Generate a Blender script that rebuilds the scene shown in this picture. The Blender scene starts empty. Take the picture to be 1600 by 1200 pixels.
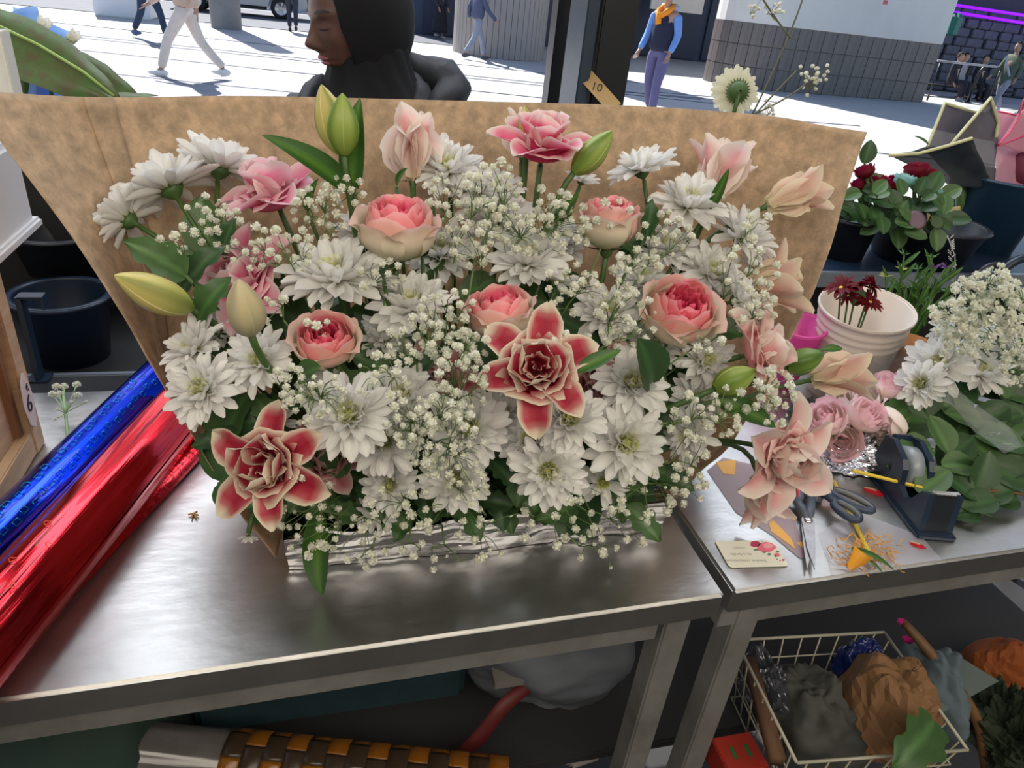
import bpy, bmesh, math, random
from mathutils import Vector, Matrix, noise
R = math.radians
SC = bpy.context.scene
# ------------------------------------------------------------------ camera, sky, sun, exposure
F = 1100.0
CP = Vector((0, 0, 1.52))
MX = Matrix(((0.96654009, 0.03011796, -0.25474138), (-0.23626853, 0.49123234, -0.83837221), (0.09988715, 0.87050772, 0.48191167)))
cd = bpy.data.cameras.new('camera'); cam = bpy.data.objects.new('camera', cd); SC.collection.objects.link(cam)
cd.sensor_width = 36; cd.lens = 36 * F / 1600; cd.clip_end = 300; cd.clip_start = 0.02
cam.matrix_world = Matrix.Translation(CP) @ MX.to_4x4()
SC.camera = cam
W = bpy.data.worlds.new('world'); SC.world = W; W.use_nodes = True
nt = W.node_tree; bg = nt.nodes['Background']; sky = nt.nodes.new('ShaderNodeTexSky')
sky.sky_type = 'NISHITA'; sky.sun_disc = False; sky.sun_elevation = R(42); sky.sun_rotation = R(-16)
nt.links.new(sky.outputs[0], bg.inputs[0]); bg.inputs[1].default_value = 0.2
sl = bpy.data.lights.new('sun', 'SUN'); sl.energy = 10.5; sl.angle = R(0.6); sl.color = (1, 0.96, 0.9)
so = bpy.data.objects.new('sun', sl); SC.collection.objects.link(so)
so.rotation_euler = Vector((-0.2, 0.69, 0.70)).to_track_quat('Z', 'Y').to_euler()
def lamp(name, loc, target, size, power, col):
    l = bpy.data.lights.new(name, 'AREA'); l.energy = power; l.size = size[0]; l.shape = 'RECTANGLE'; l.size_y = size[1]; l.color = col
    o = bpy.data.objects.new(name, l); SC.collection.objects.link(o); o.location = loc
    o.rotation_euler = (Vector(loc) - Vector(target)).to_track_quat('Z', 'Y').to_euler()
lamp('fill_lamp', (0.1, -0.9, 2.62), (0.2, 0.6, 1.0), (4.6, 1.2), 72, (1, 0.89, 0.74))  # unseen warm fill on the viewer's side
lamp('fill_lamp', (0.3, 2.0, 2.8), (0.3, 1.7, 1.0), (3.6, 0.8), 58, (0.86, 0.92, 1.0))  # added unseen lamp, stands for cool skylight mirrored in the steel tops
vs = SC.view_settings; vs.view_transform = 'Standard'; vs.look = 'None'; vs.gamma = 1; vs.use_curve_mapping = False; vs.exposure = 0.0

# ------------------------------------------------------------------ helpers
rnd = random.Random(7)
C = SC.collection
def ray(px, py): return MX @ Vector((px - 800, 600 - py, -F))
def P(px, py, y):                       # world point seen at that pixel on the plane Y = y
    d = ray(px, py); return CP + d * ((y - CP.y) / d.y)
def G(px, py, z=0.9):                   # world point seen at that pixel on the height z
    d = ray(px, py); return CP + d * ((z - CP.z) / d.z)
def depth(p): return -((MX.transposed() @ (Vector(p) - CP)).z)
def px2m(p, px): return px * depth(p) / F
def axis(r, u, t): return (MX @ Vector((r, u, t))).normalized()
def frame(ax, spin=0.0):
    q = Vector(ax).to_track_quat('Z', 'Y').to_matrix().to_4x4(); return q @ Matrix.Rotation(spin, 4, 'Z')
MATS = {}
def mat(name, col=(0.8, 0.8, 0.8), rough=0.6, metal=0.0, attr=False, noise_amt=0.0, nscale=20, bump=0.0, bscale=60, trans=0.0, alpha=1.0,
        transmission=0.0, emit=None, es=1.0, spec=0.5, stretch=None, col2=None, aniso=0.0, coat=0.0, backcol=None):
    if name in MATS: return MATS[name]
    m = bpy.data.materials.new(name); m.use_nodes = True; n = m.node_tree.nodes; l = m.node_tree.links
    b = n['Principled BSDF']; b.inputs['Roughness'].default_value = rough; b.inputs['Metallic'].default_value = metal
    b.inputs['Alpha'].default_value = alpha; b.inputs['Transmission Weight'].default_value = transmission
    b.inputs['Specular IOR Level'].default_value = spec; b.inputs['Anisotropic'].default_value = aniso; b.inputs['Coat Weight'].default_value = coat
    b.inputs['Base Color'].default_value = (*col, 1)
    src = None
    if attr:
        a = n.new('ShaderNodeAttribute'); a.attribute_name = 'Col'; src = a.outputs['Color']
    if noise_amt or bump:
        tc = n.new('ShaderNodeTexCoord'); mp = n.new('ShaderNodeMapping'); l.new(tc.outputs['Object'], mp.inputs[0])
        if stretch: mp.inputs['Scale'].default_value = stretch
    if noise_amt:
        t = n.new('ShaderNodeTexNoise'); t.inputs['Scale'].default_value = nscale; t.inputs['Detail'].default_value = 6; t.inputs['Roughness'].default_value = 0.65
        l.new(mp.outputs[0], t.inputs['Vector'])
        cr = n.new('ShaderNodeMapRange'); cr.inputs[1].default_value = 0.32; cr.inputs[2].default_value = 0.68
        l.new(t.outputs[0], cr.inputs[0])
        mx = n.new('ShaderNodeMix'); mx.data_type = 'RGBA'; mx.blend_type = 'MIX'
        c2 = col2 or tuple(c * (1 - noise_amt) for c in col)
        if attr:
            mx.blend_type = 'MULTIPLY'; mx.inputs['B'].default_value = (1 - noise_amt, 1 - noise_amt, 1 - noise_amt, 1); l.new(src, mx.inputs['A'])
        else:
            mx.inputs['A'].default_value = (*col, 1); mx.inputs['B'].default_value = (*c2, 1)
        l.new(cr.outputs[0], mx.inputs['Factor']); src = mx.outputs['Result']
    if src: l.new(src, b.inputs['Base Color'])
    if bump:
        t2 = n.new('ShaderNodeTexNoise'); t2.inputs['Scale'].default_value = bscale; t2.inputs['Detail'].default_value = 5; l.new(mp.outputs[0], t2.inputs['Vector'])
        bp = n.new('ShaderNodeBump'); bp.inputs['Strength'].default_value = bump; bp.inputs['Distance'].default_value = 0.002; l.new(t2.outputs[0], bp.inputs['Height'])
        l.new(bp.outputs[0], b.inputs['Normal'])
    if trans:
        tr = n.new('ShaderNodeBsdfTranslucent'); ms = n.new('ShaderNodeMixShader'); ms.inputs[0].default_value = trans
        if src: l.new(src, tr.inputs[0])
        else: tr.inputs[0].default_value = (*col, 1)
        l.new(b.outputs[0], ms.inputs[1]); l.new(tr.outputs[0], ms.inputs[2]); l.new(ms.outputs[0], n['Material Output'].inputs[0])
    if emit:
        b.inputs['Emission Color'].default_value = (*emit, 1); b.inputs['Emission Strength'].default_value = es
    MATS[name] = m; return m
M_PETAL = mat('petal', rough=0.55, attr=True, trans=0.35, spec=0.3)
M_LEAF = mat('leaf', rough=0.42, attr=True, trans=0.15, noise_amt=0.25, nscale=60, spec=0.4)
M_STEM = mat('stem', (0.06, 0.13, 0.03), 0.5, noise_amt=0.3, nscale=80)
M_GSTEM = mat('gyp_stem', (0.12, 0.2, 0.06), 0.6)
M_BUD = mat('bud_skin', rough=0.4, attr=True, trans=0.12, spec=0.4)
M_STEEL = mat('brushed_steel', (0.66, 0.66, 0.65), 0.35, 0.97, noise_amt=0.22, nscale=7, bump=0.25, bscale=30, stretch=(1, 2.2, 1), aniso=0.3)
M_STEELF = mat('dull_steel', (0.5, 0.5, 0.47), 0.5, 0.75, noise_amt=0.35, nscale=12, bump=0.3, bscale=40)
M_KRAFT = mat('kraft', (0.78, 0.60, 0.42), 0.7, noise_amt=0.35, nscale=60, col2=(0.47, 0.36, 0.25), bump=0.25, bscale=120, trans=0.45, spec=0.2)
M_FOIL = mat('foil', (0.4, 0.4, 0.42), 0.13, 1.0, bump=1.0, bscale=45)
M_BLACK = mat('black_plastic', (0.012, 0.016, 0.024), 0.35, spec=0.5)
M_NAVY = mat('navy_plastic', (0.012, 0.028, 0.06), 0.38, noise_amt=0.3, nscale=8)
M_DARK = mat('dark', (0.01, 0.01, 0.012), 0.7)
M_WHITE = mat('white_plastic', (0.75, 0.75, 0.78), 0.4)
M_CELLO = mat('cellophane', (0.5, 0.52, 0.55), 0.06, alpha=0.13, bump=0.8, bscale=25, spec=0.9)

def finish(ob, name, m, parent, smooth):
    ob.name = name
    if m: ob.data.materials.append(m) if not ob.data.materials else None
    if parent: ob.parent = parent
    if smooth:
        for p in ob.data.polygons: p.use_smooth = True
    return ob
def mesh(name, vs_, fs, cols=None, smooth=True):
    me = bpy.data.meshes.new(name); me.from_pydata([tuple(v) for v in vs_], [], fs); me.update()
    if smooth: me.polygons.foreach_set('use_smooth', [True] * len(me.polygons))
    if cols:
        a = me.color_attributes.new('Col', 'FLOAT_COLOR', 'POINT')
        flat = []
        for c in cols: flat += [c[0], c[1], c[2], 1.0]
        a.data.foreach_set('color', flat)
    return me
def link(name, me, m=None, parent=None, mw=None):
    if m and not me.materials: me.materials.append(m)
    o = bpy.data.objects.new(name, me); C.objects.link(o)
    if parent: o.parent = parent
    if mw is not None:
        o.matrix_basis = (Matrix.Translation(-parent.location) @ mw) if parent and parent.get('_root') else mw
    return o
def tag(o, label, cat, group=None, kind=None):
    if label: o['label'] = label
    if cat: o['category'] = cat
    if group: o['group'] = group
    if kind: o['kind'] = kind
    return o
def thing(name, loc, label, cat, group=None, kind=None):
    o = bpy.data.objects.new(name, None); C.objects.link(o); o.location = loc; o['_root'] = 1; o.empty_display_size = 0.02
    return tag(o, label, cat, group, kind)
def struct(name, me, m): return tag(link(name, me, m), None, None, None, 'structure')
# mesh makers, all in world coordinates unless a matrix places them
class MB:
    def __init__(s): s.v = []; s.f = []; s.c = []
    def add(s, v, f, col=None, mw=None):
        o = len(s.v); s.v += [(mw @ Vector(p)) if mw is not None else Vector(p) for p in v]; s.f += [tuple(i + o for i in q) for q in f]
        if col is not None: s.c += (col if isinstance(col, list) else [col] * len(v))
        return s
    def me(s, name='m', smooth=True): return mesh(name, s.v, s.f, s.c if len(s.c) == len(s.v) and s.c else None, smooth)
def box(mb, c, d, mw=None, col=None, bev=0.0):
    x, y, z = d[0] / 2, d[1] / 2, d[2] / 2
    if bev <= 0:
        v = [(c[0] + sx * x, c[1] + sy * y, c[2] + sz * z) for sx in (-1, 1) for sy in (-1, 1) for sz in (-1, 1)]
        f = [(0, 1, 3, 2), (4, 6, 7, 5), (0, 4, 5, 1), (2, 3, 7, 6), (0, 2, 6, 4), (1, 5, 7, 3)]
        return mb.add(v, f, col, mw)
    bm = bmesh.new(); bmesh.ops.create_cube(bm, size=1)
    for v in bm.verts: v.co = Vector((c[0] + v.co.x * d[0], c[1] + v.co.y * d[1], c[2] + v.co.z * d[2]))
    bmesh.ops.bevel(bm, geom=bm.edges[:], offset=bev, segments=2, affect='EDGES')
    bm.verts.index_update(); v = [tuple(p.co) for p in bm.verts]; f = [tuple(p.index for p in q.verts) for q in bm.faces]; bm.free()
    return mb.add(v, f, col, mw)
def boxm(c, d, bev=0.0, mw=None): 
    mb = MB(); box(mb, c, d, mw, None, bev); return mb.me(smooth=False)
def tube(mb, pts, r, n=8, caps=True, col=None):
    pts = [Vector(p) for p in pts]; k = len(pts); rs = r if isinstance(r, (list, tuple)) else [r] * k
    v = []; f = []; prev = None
    for i, p in enumerate(pts):
        t = (pts[min(i + 1, k - 1)] - pts[max(i - 1, 0)]).normalized()
        if prev is None: a = t.orthogonal().normalized()
        else: a = (prev - t * prev.dot(t)).normalized() if (prev - t * prev.dot(t)).length > 1e-6 else t.orthogonal().normalized()
        prev = a; b = t.cross(a)
        for j in range(n):
            g = 2 * math.pi * j / n; v.append(p + (a * math.cos(g) + b * math.sin(g)) * rs[i])
    for i in range(k - 1):
        for j in range(n):
            j2 = (j + 1) % n; f.append((i * n + j, i * n + j2, (i + 1) * n + j2, (i + 1) * n + j))
    if caps: f.append(tuple(range(n))[::-1]); f.append(tuple((k - 1) * n + j for j in range(n)))
    return mb.add(v, f, col)
def tubem(pts, r, n=8): mb = MB(); tube(mb, pts, r, n); return mb.me()
def lathe(mb, prof, n=32, mw=None, col=None, closed=True):
    v = []; f = []
    for (r_, z) in prof:
        for j in range(n): g = 2 * math.pi * j / n; v.append((r_ * math.cos(g), r_ * math.sin(g), z))
    for i in range(len(prof) - 1):
        for j in range(n): j2 = (j + 1) % n; f.append((i * n + j, i * n + j2, (i + 1) * n + j2, (i + 1) * n + j))
    return mb.add(v, f, col, mw)
def bez(a, b, c, n=8):
    a, b, c = Vector(a), Vector(b), Vector(c)
    return [a * (1 - t) ** 2 + b * 2 * t * (1 - t) + c * t * t for t in [i / n for i in range(n + 1)]]
def catmull(p0, p1, p2, p3, t):
    return 0.5 * ((2 * p1) + (p2 - p0) * t + (2 * p0 - 5 * p1 + 4 * p2 - p3) * t * t + (3 * p1 - p0 - 3 * p2 + p3) * t ** 3)
def spline(pts, t):
    n = len(pts) - 1; x = min(max(t, 0), 0.99999) * n; i = int(x); u = x - i
    g = lambda k: pts[min(max(k, 0), n)]
    p0 = g(i - 1) if i > 0 else g(0) * 2 - g(1); p3 = g(i + 2) if i < n - 1 else g(n) * 2 - g(n - 1)
    return catmull(p0, g(i), g(i + 1), p3, u)
def gridm(fn, nu, nv, colfn=None, wrap=False):
    v = []; c = []; f = []
    for i in range(nu + 1):
        for j in range(nv + (0 if wrap else 1)):
            u = i / nu; w = j / nv; v.append(fn(u, w))
            if colfn: c.append(colfn(u, w))
    k = nv + (0 if wrap else 1)
    for i in range(nu):
        for j in range(nv):
            j2 = (j + 1) % k if wrap else j + 1
            f.append((i * k + j, i * k + j2, (i + 1) * k + j2, (i + 1) * k + j))
    return v, f, c
def mix(a, b, t): t = min(max(t, 0), 1); return tuple(a[i] * (1 - t) + b[i] * t for i in range(3))
def sstep(a, b, x): t = min(max((x - a) / (b - a), 0), 1); return t * t * (3 - 2 * t)
def solid(o, th, off=0):
    s = o.modifiers.new('s', 'SOLIDIFY'); s.thickness = th; s.offset = off; return o
def crumple(me, amp, sc, seed=0):
    for v in me.vertices:
        q = v.co * sc + Vector((seed * 3.1, seed * 1.7, 0)); v.co += Vector((noise.noise(q), noise.noise(q + Vector((9, 0, 0))), noise.noise(q + Vector((0, 9, 0))))) * amp
def text_mesh(s, size, ext=0.0003):
    cu = bpy.data.curves.new('t', 'FONT'); cu.body = s; cu.size = size; cu.extrude = ext; cu.align_x = 'CENTER'; cu.align_y = 'CENTER'
    o = bpy.data.objects.new('t', cu); C.objects.link(o); bpy.context.view_layer.update()
    me = bpy.data.meshes.new_from_object(o.evaluated_get(bpy.context.evaluated_depsgraph_get())); bpy.data.objects.remove(o); return me

# ------------------------------------------------------------------ the street and the shop shell
M_PAVE = mat('pavement', (0.41, 0.405, 0.41), 0.8, noise_amt=0.12, nscale=1.2, bump=0.2, bscale=4)
M_ROAD = mat('shaded_asphalt', (0.11, 0.12, 0.15), 0.85, noise_amt=0.25, nscale=2)  # road colour darkened to include the shade lying across the street
M_LINE = mat('drain_joint', (0.17, 0.18, 0.21), 0.8)
struct('floor', boxm((2, 25, -0.05), (90, 62, 0.1)), M_PAVE)
struct('floor_shop', boxm((0.5, 0.4, 0.005), (8, 4.4, 0.03)), mat('shop_floor', (0.02, 0.02, 0.022), 0.6, noise_amt=0.4, nscale=5))
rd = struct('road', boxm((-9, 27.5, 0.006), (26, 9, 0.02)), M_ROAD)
fl = bpy.data.objects['floor']
for i, py in enumerate((68, 84, 88, 107, 139)):
    a = G(400, py, 0); b = G(1000, py + 62, 0); d = (b - a).normalized()
    a2 = a - d * 5; b2 = a + d * (9 if i < 4 else 12); mid = (a2 + b2) / 2
    mw = Matrix.Translation(mid) @ Matrix.Rotation(math.atan2(d.y, d.x), 4, 'Z')
    o = link('drain_joint', boxm((0, 0, 0.004), ((b2 - a2).length, 0.06 + 0.03 * (i % 2), 0.012)), M_LINE, fl, mw)
for i, (px, py, w) in enumerate([(1000, 146, 3.4), (1120, 152, 3.0), (1250, 190, 2.6)]):
    p = G(px, py, 0); o = link('drain_joint', boxm((0, 0, 0.004), (w, 0.07, 0.012)), M_LINE, fl, Matrix.Translation(p))
o = link('grey_patch', (lambda b_: (b_.add([G(*q_, .0) + Vector((0, 0, .004)) for q_ in ((165, 50), (330, 62), (480, 158), (-60, 210), (-60, 60))], [(0, 1, 2, 3, 4)]), b_.me(smooth=False))[1])(MB()), mat('grey_ground', (.27, .28, .31), .85, noise_amt=.15, nscale=4), fl, Matrix.Identity(4))  # broad grey area at left, darker than the pavement
# shop shell: back wall behind the viewer, side wall, ceiling; its unseen front overhang is added to block the sun
M_CEIL = mat('ceiling_paint', (0.8, 0.8, 0.8), 0.8)
struct('ceiling', boxm((0.0, 0.8, 2.9), (9, 5.3, 0.08)), M_CEIL)
struct('wall_back', boxm((0.5, -1.8, 1.4), (8, 0.08, 2.85)), mat('shop_wall', (0.4, 0.36, 0.3), 0.8, noise_amt=0.2, nscale=3))
struct('wall_left', boxm((-3.5, 0.2, 1.4), (0.08, 4, 2.85)), MATS['shop_wall'])
struct('wall_right', boxm((4.5, 0.2, 1.4), (0.08, 4, 2.85)), MATS['shop_wall'])
# dark metal posts of the shop front
M_POST = mat('post_paint', (0.012, 0.016, 0.022), 0.32, noise_amt=0.3, nscale=14)
def post(px0, px1, pyb, y, dy, label, name='shopfront_post'):
    a = P(px0, pyb, y); b = P(px1, pyb, y); w = (b - a).length
    t = thing(name, ((a.x + b.x) / 2, y + dy / 2, 0), label, 'post')
    link('shaft', boxm(((a.x + b.x) / 2, y + dy / 2, 1.4), (w, dy, 2.8), 0.004), M_POST, t, Matrix.Identity(4)); 
    link('base_plate', boxm(((a.x + b.x) / 2, y + dy / 2, 0.012), (w + 0.08, dy + 0.06, 0.02), 0.003), M_POST, t, Matrix.Identity(4))
    return t
post(856, 882, 155, 1.95, 0.06, 'thin dark metal post rising behind the kraft paper, left of the wide post')
wp = post(922, 976, 155, 1.62, 0.16, 'wide dark metal post with the kraft price tag behind the bouquet')
# folded side plate of the wide post, its lit blue tone put into the paint
a = P(897, 155, 1.6); b = P(915, 155, 1.62)
link('side_plate', boxm(((a.x + b.x) / 2, 1.66, 1.4), (0.028, 0.12, 2.8), 0.003), mat('post_lit_flank', (0.03, 0.05, 0.08), 0.25), wp, Matrix.Identity(4))
# ------------------------------------------------------------------ buildings beyond
M_TILE = mat('brown_tile', (0.19, 0.165, 0.16), 0.4, noise_amt=0.45, nscale=1.3, stretch=(16, 16, .6), spec=0.5)
M_RENDER = mat('white_render', (0.72, 0.69, 0.66), 0.75, noise_amt=0.08, nscale=1.5)
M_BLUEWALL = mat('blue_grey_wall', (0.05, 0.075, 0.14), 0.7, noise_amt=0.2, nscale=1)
# wing with rounded left corner: tiled dado, white wall above
A = G(1205, 142, 0); B = G(1440, 160, 0); A.z = B.z = 0
def arcwall(r, z0, z1, n=10):
    d = (B - A).normalized(); nrm = Vector((d.y, -d.x, 0)); cc = A - nrm * r
    pts = [cc + (nrm * math.cos(t) - d * math.sin(t)) * r for t in [math.pi * 0.8 * (1 - i / n) for i in range(n + 1)]] + [B, B + Vector((-0.5, 3.5, 0))]
    return pts
wpts = arcwall(1.15, 0, 1)
def wallmesh(pts, z0, z1, off=0.0):
    mb = MB(); ctr = Vector((14.5, 22, 0))
    for i in range(len(pts) - 1):
        p, q = pts[i], pts[i + 1]
        po = p + (p - ctr).normalized() * off; qo = q + (q - ctr).normalized() * off
        mb.add([(po.x, po.y, z0), (qo.x, qo.y, z0), (qo.x, qo.y, z1), (po.x, po.y, z1)], [(0, 1, 2, 3)])
    return mb.me(smooth=False)
bld = thing('corner_building', (14, 19, 0), 'pale building wing with a brown tiled base and rounded corner, right of centre', 'building')
link('render_wall', wallmesh(wpts, 1.5, 9), M_RENDER, bld, Matrix.Identity(4))
link('core_wall', wallmesh(wpts, 0, 1.5, -0.03), mat('tile_grout', (0.2, 0.18, 0.175), 0.8), bld, Matrix.Identity(4))
link('roof_slab', boxm((15.5, 20.6, 9), (9, 6, 0.3)), M_RENDER, bld, Matrix.Identity(4))
ti = 0
tm = boxm((0, 0, 0), (0.385, 0.03, 0.485), 0.004)
path = []
for i in range(len(wpts) - 2):
    path.append((wpts[i], wpts[i + 1]))
for (p, q) in path:
    L = (q - p).length; n = max(1, round(L / 0.4)); d = (q - p).normalized(); sx = L / n / 0.4
    for k in range(n):
        c = p + d * (L * (k + 0.5) / n)
        for rr in range(3):
            o = link('tile_panel', tm, M_TILE, bld, Matrix.Translation((c.x, c.y, 0.25 + rr * 0.5)) @ Matrix.Rotation(math.atan2(d.y, d.x), 4, 'Z') @ Matrix.Diagonal((sx, 1, 1, 1)))
bs = P(1373, 3, 17.5)
so_ = link('notice', boxm((0, 0, 0), (0.12, 0.02, 0.09)), mat('red_sign', (0.6, 0.12, 0.14), 0.6), bld, Matrix.Translation((bs.x, bs.y - 0.25, bs.z)))
# round tiled column left of the posts
cc = G(795, 94, 0) + Vector((0, 1.3, 0)); cr = 1.25
col_ = thing('round_column', (cc.x, cc.y, 0), 'wide round column clad in narrow tiles behind the thin dark post', 'column')
mb = MB(); lathe(mb, [(cr - 0.04, 0), (cr - 0.04, 8)], 40); link('core', mb.me(), MATS['tile_grout'], col_, Matrix.Translation(cc))
tm2 = boxm((0, 0, 0), (0.148, 0.03, 1.49), 0.003); N = 50
for k in range(N):
    g = 2 * math.pi * k / N
    for rr in range(2):
        link('tile_strip', tm2, mat('column_tile', (0.3, 0.27, 0.26), 0.45), col_, Matrix.Translation((cc.x + math.cos(g) * cr, cc.y + math.sin(g) * cr, 0.75 + rr * 1.5)) @ Matrix.Rotation(g + math.pi / 2, 4, 'Z'))
# grey concrete pillar, sunlit white block at left
p = G(352, 46, 0)
t = thing('concrete_pillar', (p.x, p.y + 0.35, 0), 'grey concrete pillar standing in the sunny street beside the beige walker', 'pillar')
mb = MB(); lathe(mb, [(0.39, 0), (0.38, 0.02), (0.37, 5)], 28); link('shaft', mb.me(), mat('concrete', (0.25, 0.24, 0.24), 0.8, noise_amt=0.2, nscale=3), t, Matrix.Translation((p.x, p.y + 0.35, 0)))
p = G(192, 28, 0)
t = thing('white_kiosk', (p.x, p.y + 0.6, 0), 'sunlit white boxy plinth in the street behind the walkers at left', 'kiosk')
link('body', boxm((p.x, p.y + 0.6, 0.6), (1.3, 1.2, 1.2), 0.02), M_WHITE, t, Matrix.Identity(4)); link('top', boxm((p.x, p.y + 0.6, 1.22), (1.4, 1.3, 0.06), 0.01), M_WHITE, t, Matrix.Identity(4))
# blue-grey shaded facade
t = thing('shaded_facade', (9, 26.5, 0), 'dark blue shaded facade in the street beyond the blue-sleeved man', 'building')
link('wall', boxm((9.5, 27, 2.3), (13, 0.4, 4.6)), M_BLUEWALL, t, Matrix.Identity(4))
link('canopy', boxm((10.0, 25.5, 4.4), (11, 3, 0.3)), M_BLUEWALL, t, Matrix.Identity(4))
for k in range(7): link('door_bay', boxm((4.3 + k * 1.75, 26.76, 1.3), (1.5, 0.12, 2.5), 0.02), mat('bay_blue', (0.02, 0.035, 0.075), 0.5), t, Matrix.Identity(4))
a = P(1062, 8, 24.5); link('pale_panel', boxm((a.x, 24.7, a.z + 0.8), (1.9, 0.1, 2.0)), M_RENDER, t, Matrix.Identity(4))
# far houses closing the street at left
for i, (x0, w, y, h, colr) in enumerate([(-14, 9, 38, 6, (0.3, 0.28, 0.27)), (-3.5, 10, 40, 7, (0.18, 0.18, 0.2))]):
    t = thing('street_house', (x0, y, 0), ['beige house closing the street at far left', 'dark grey house behind the parked car'][i], 'building')
    link('wall', boxm((x0, y, h / 2), (w, 1, h)), mat('house%d' % i, colr, 0.8), t, Matrix.Identity(4))
    for k in range(4): link('window', boxm((x0 - w / 2 + (k + 0.5) * w / 4, y - 0.52, 1.7), (1.1, 0.08, 1.6)), mat('far_glass', (0.03, 0.04, 0.06), 0.1), t, Matrix.Identity(4))
# stone wall with purple neon
S0 = G(1470, 150, 0); S0.y = 23.0
st = thing('stone_wall', (22, 23, 0), 'dark stone block wall under the purple neon at top right', 'wall')
link('core', boxm((26, 23.3, 2.5), (14, 0.4, 5)), mat('mortar', (0.05, 0.05, 0.07), 0.9), st, Matrix.Identity(4))
stm = [boxm((0, 0, 0), (0.5 + 0.1 * k, 0.14, 0.27), 0.03) for k in range(3)]
M_STONE = mat('stone', (0.13, 0.13, 0.17), 0.85, noise_amt=0.35, nscale=3)
for r_ in range(9):
    x = 19.3 + (r_ % 2) * 0.25
    while x < 29.5:
        k = rnd.randrange(3); link('stone', stm[k], M_STONE, st, Matrix.Translation((x, 23.05 + rnd.uniform(-.03, .03), 0.2 + r_ * 0.29))); x += 0.56 + 0.1 * k * 1.0
M_NEON = mat('neon', (0.3, 0.02, 0.8), 0.4, emit=(0.22, 0.0, 1.0), es=1.5)
for (pa, pb, lb) in (((1493, 8), (1600, 24), 'upper purple neon tube along the stone wall'), ((1490, 19), (1600, 36), 'lower purple neon tube along the stone wall')):
    a = P(*pa, 22.6); b = P(*pb, 22.6); b = b + (b - a) * 0.6
    t = thing('neon_tube', a, lb, 'neon light'); link('tube', tubem([a, b], 0.045, 8), M_NEON, t, Matrix.Identity(4))
    link('bracket', boxm(((a.x + b.x) / 2, 22.75, (a.z + b.z) / 2), (0.1, 0.3, 0.05)), M_DARK, t, Matrix.Identity(4))
p = P(1492, 38, 21)
t = thing('wall_lantern', (p.x, p.y, p.z), 'small green lantern at the corner of the pale building', 'lantern')
mb = MB(); lathe(mb, [(0.02, -0.35), (0.16, -0.28), (0.2, 0.2), (0.1, 0.3), (0.01, 0.33)], 6); link('shade', mb.me(smooth=False), mat('teal', (0.02, 0.14, 0.13), 0.4), t, Matrix.Translation(p)); link('bracket', boxm((p.x - 0.2, p.y, p.z + 0.3), (0.4, 0.03, 0.03)), M_DARK, t, Matrix.Identity(4))
# bicycle hoops
M_IRON = mat('black_iron', (0.012, 0.014, 0.018), 0.35)
for i, (px, py, w) in enumerate([(1497, 152, 0.75), (1512, 160, 0.75), (1548, 166, 0.0), (1592, 178, 0.7)]):
    if not w: continue
    p = G(px, py, 0); t = thing('bike_hoop', p, ['black bicycle hoop nearest the pale building corner', 'black bicycle hoop in front of the hooded sitter', '', 'black bicycle hoop at the right edge beside the olive coat'][i], 'bike rack', 'bicycle hoops')
    pts = [p] + [p + Vector((0, 0, 0.75))] + [p + Vector((w / 2 - w / 2 * math.cos(g), 0.0, 0.75 + w / 2 * math.sin(g))) for g in [math.pi * k / 10 for k in range(1, 10)]] + [p + Vector((w, 0, 0.75)), p + Vector((w, 0, 0))]
    link('hoop', tubem(pts, 0.05, 8), M_IRON, t, Matrix.Identity(4))
    for q in (p, p + Vector((w, 0, 0))): link('foot_plate', boxm((q.x, q.y, 0.01), (0.16, 0.16, 0.02)), M_IRON, t, Matrix.Identity(4))
a = P(1465, 95, 18.9); t = thing('rail', (a.x, 18.9, 0), 'thin pale rail in front of the seated people at right', 'railing')
b = P(1570, 106, 18.9); link('bar', tubem([a, b], 0.03), mat('rail_grey', (0.3, 0.3, 0.34), 0.4), t, Matrix.Identity(4))
for k in (0.05, 0.95): q = a.lerp(b, k); link('post', tubem([(q.x, q.y, 0), q], 0.025), M_IRON, t, Matrix.Identity(4))
# pedestrian barrier and sign in the shade
p = G(1075, 88, 0); p.y = 22.2; t = thing('street_barrier', (p.x, p.y, 0), 'black crossed-bar pedestrian barrier in the shaded street', 'barrier')
for k in range(3):
    x = p.x + k * 1.5
    for (q0, q1) in (((x, 1.0), (x + 1.4, 1.0)), ((x, 0.15), (x + 1.4, 0.15)), ((x, 0), (x, 1.0)), ((x + 1.4, 0), (x + 1.4, 1.0)), ((x, 0.15), (x + 1.4, 1.0)), ((x, 1.0), (x + 1.4, 0.15))):
        link('bar', tubem([(q0[0], p.y, q0[1]), (q1[0], p.y, q1[1])], 0.03, 6), M_IRON, t, Matrix.Identity(4))
p = P(1138, 10, 21.5); t = thing('street_sign', (p.x, p.y, 0), 'street sign pole with a green cross panel and a grey panel', 'sign')
link('pole', tubem([(p.x, p.y, 0), (p.x, p.y, 2.6)], 0.035), mat('pole_grey', (0.12, 0.15, 0.2), 0.4), t, Matrix.Identity(4))
link('green_panel', boxm((p.x, p.y - 0.05, p.z + 0.18), (0.42, 0.04, 0.3), 0.01), mat('sign_green', (0.01, 0.2, 0.25), 0.4), t, Matrix.Identity(4)); link('grey_panel', boxm((p.x - 0.05, p.y - 0.05, p.z - 0.2), (0.5, 0.04, 0.3), 0.01), mat('sign_grey', (0.2, 0.24, 0.32), 0.4), t, Matrix.Identity(4))
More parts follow.
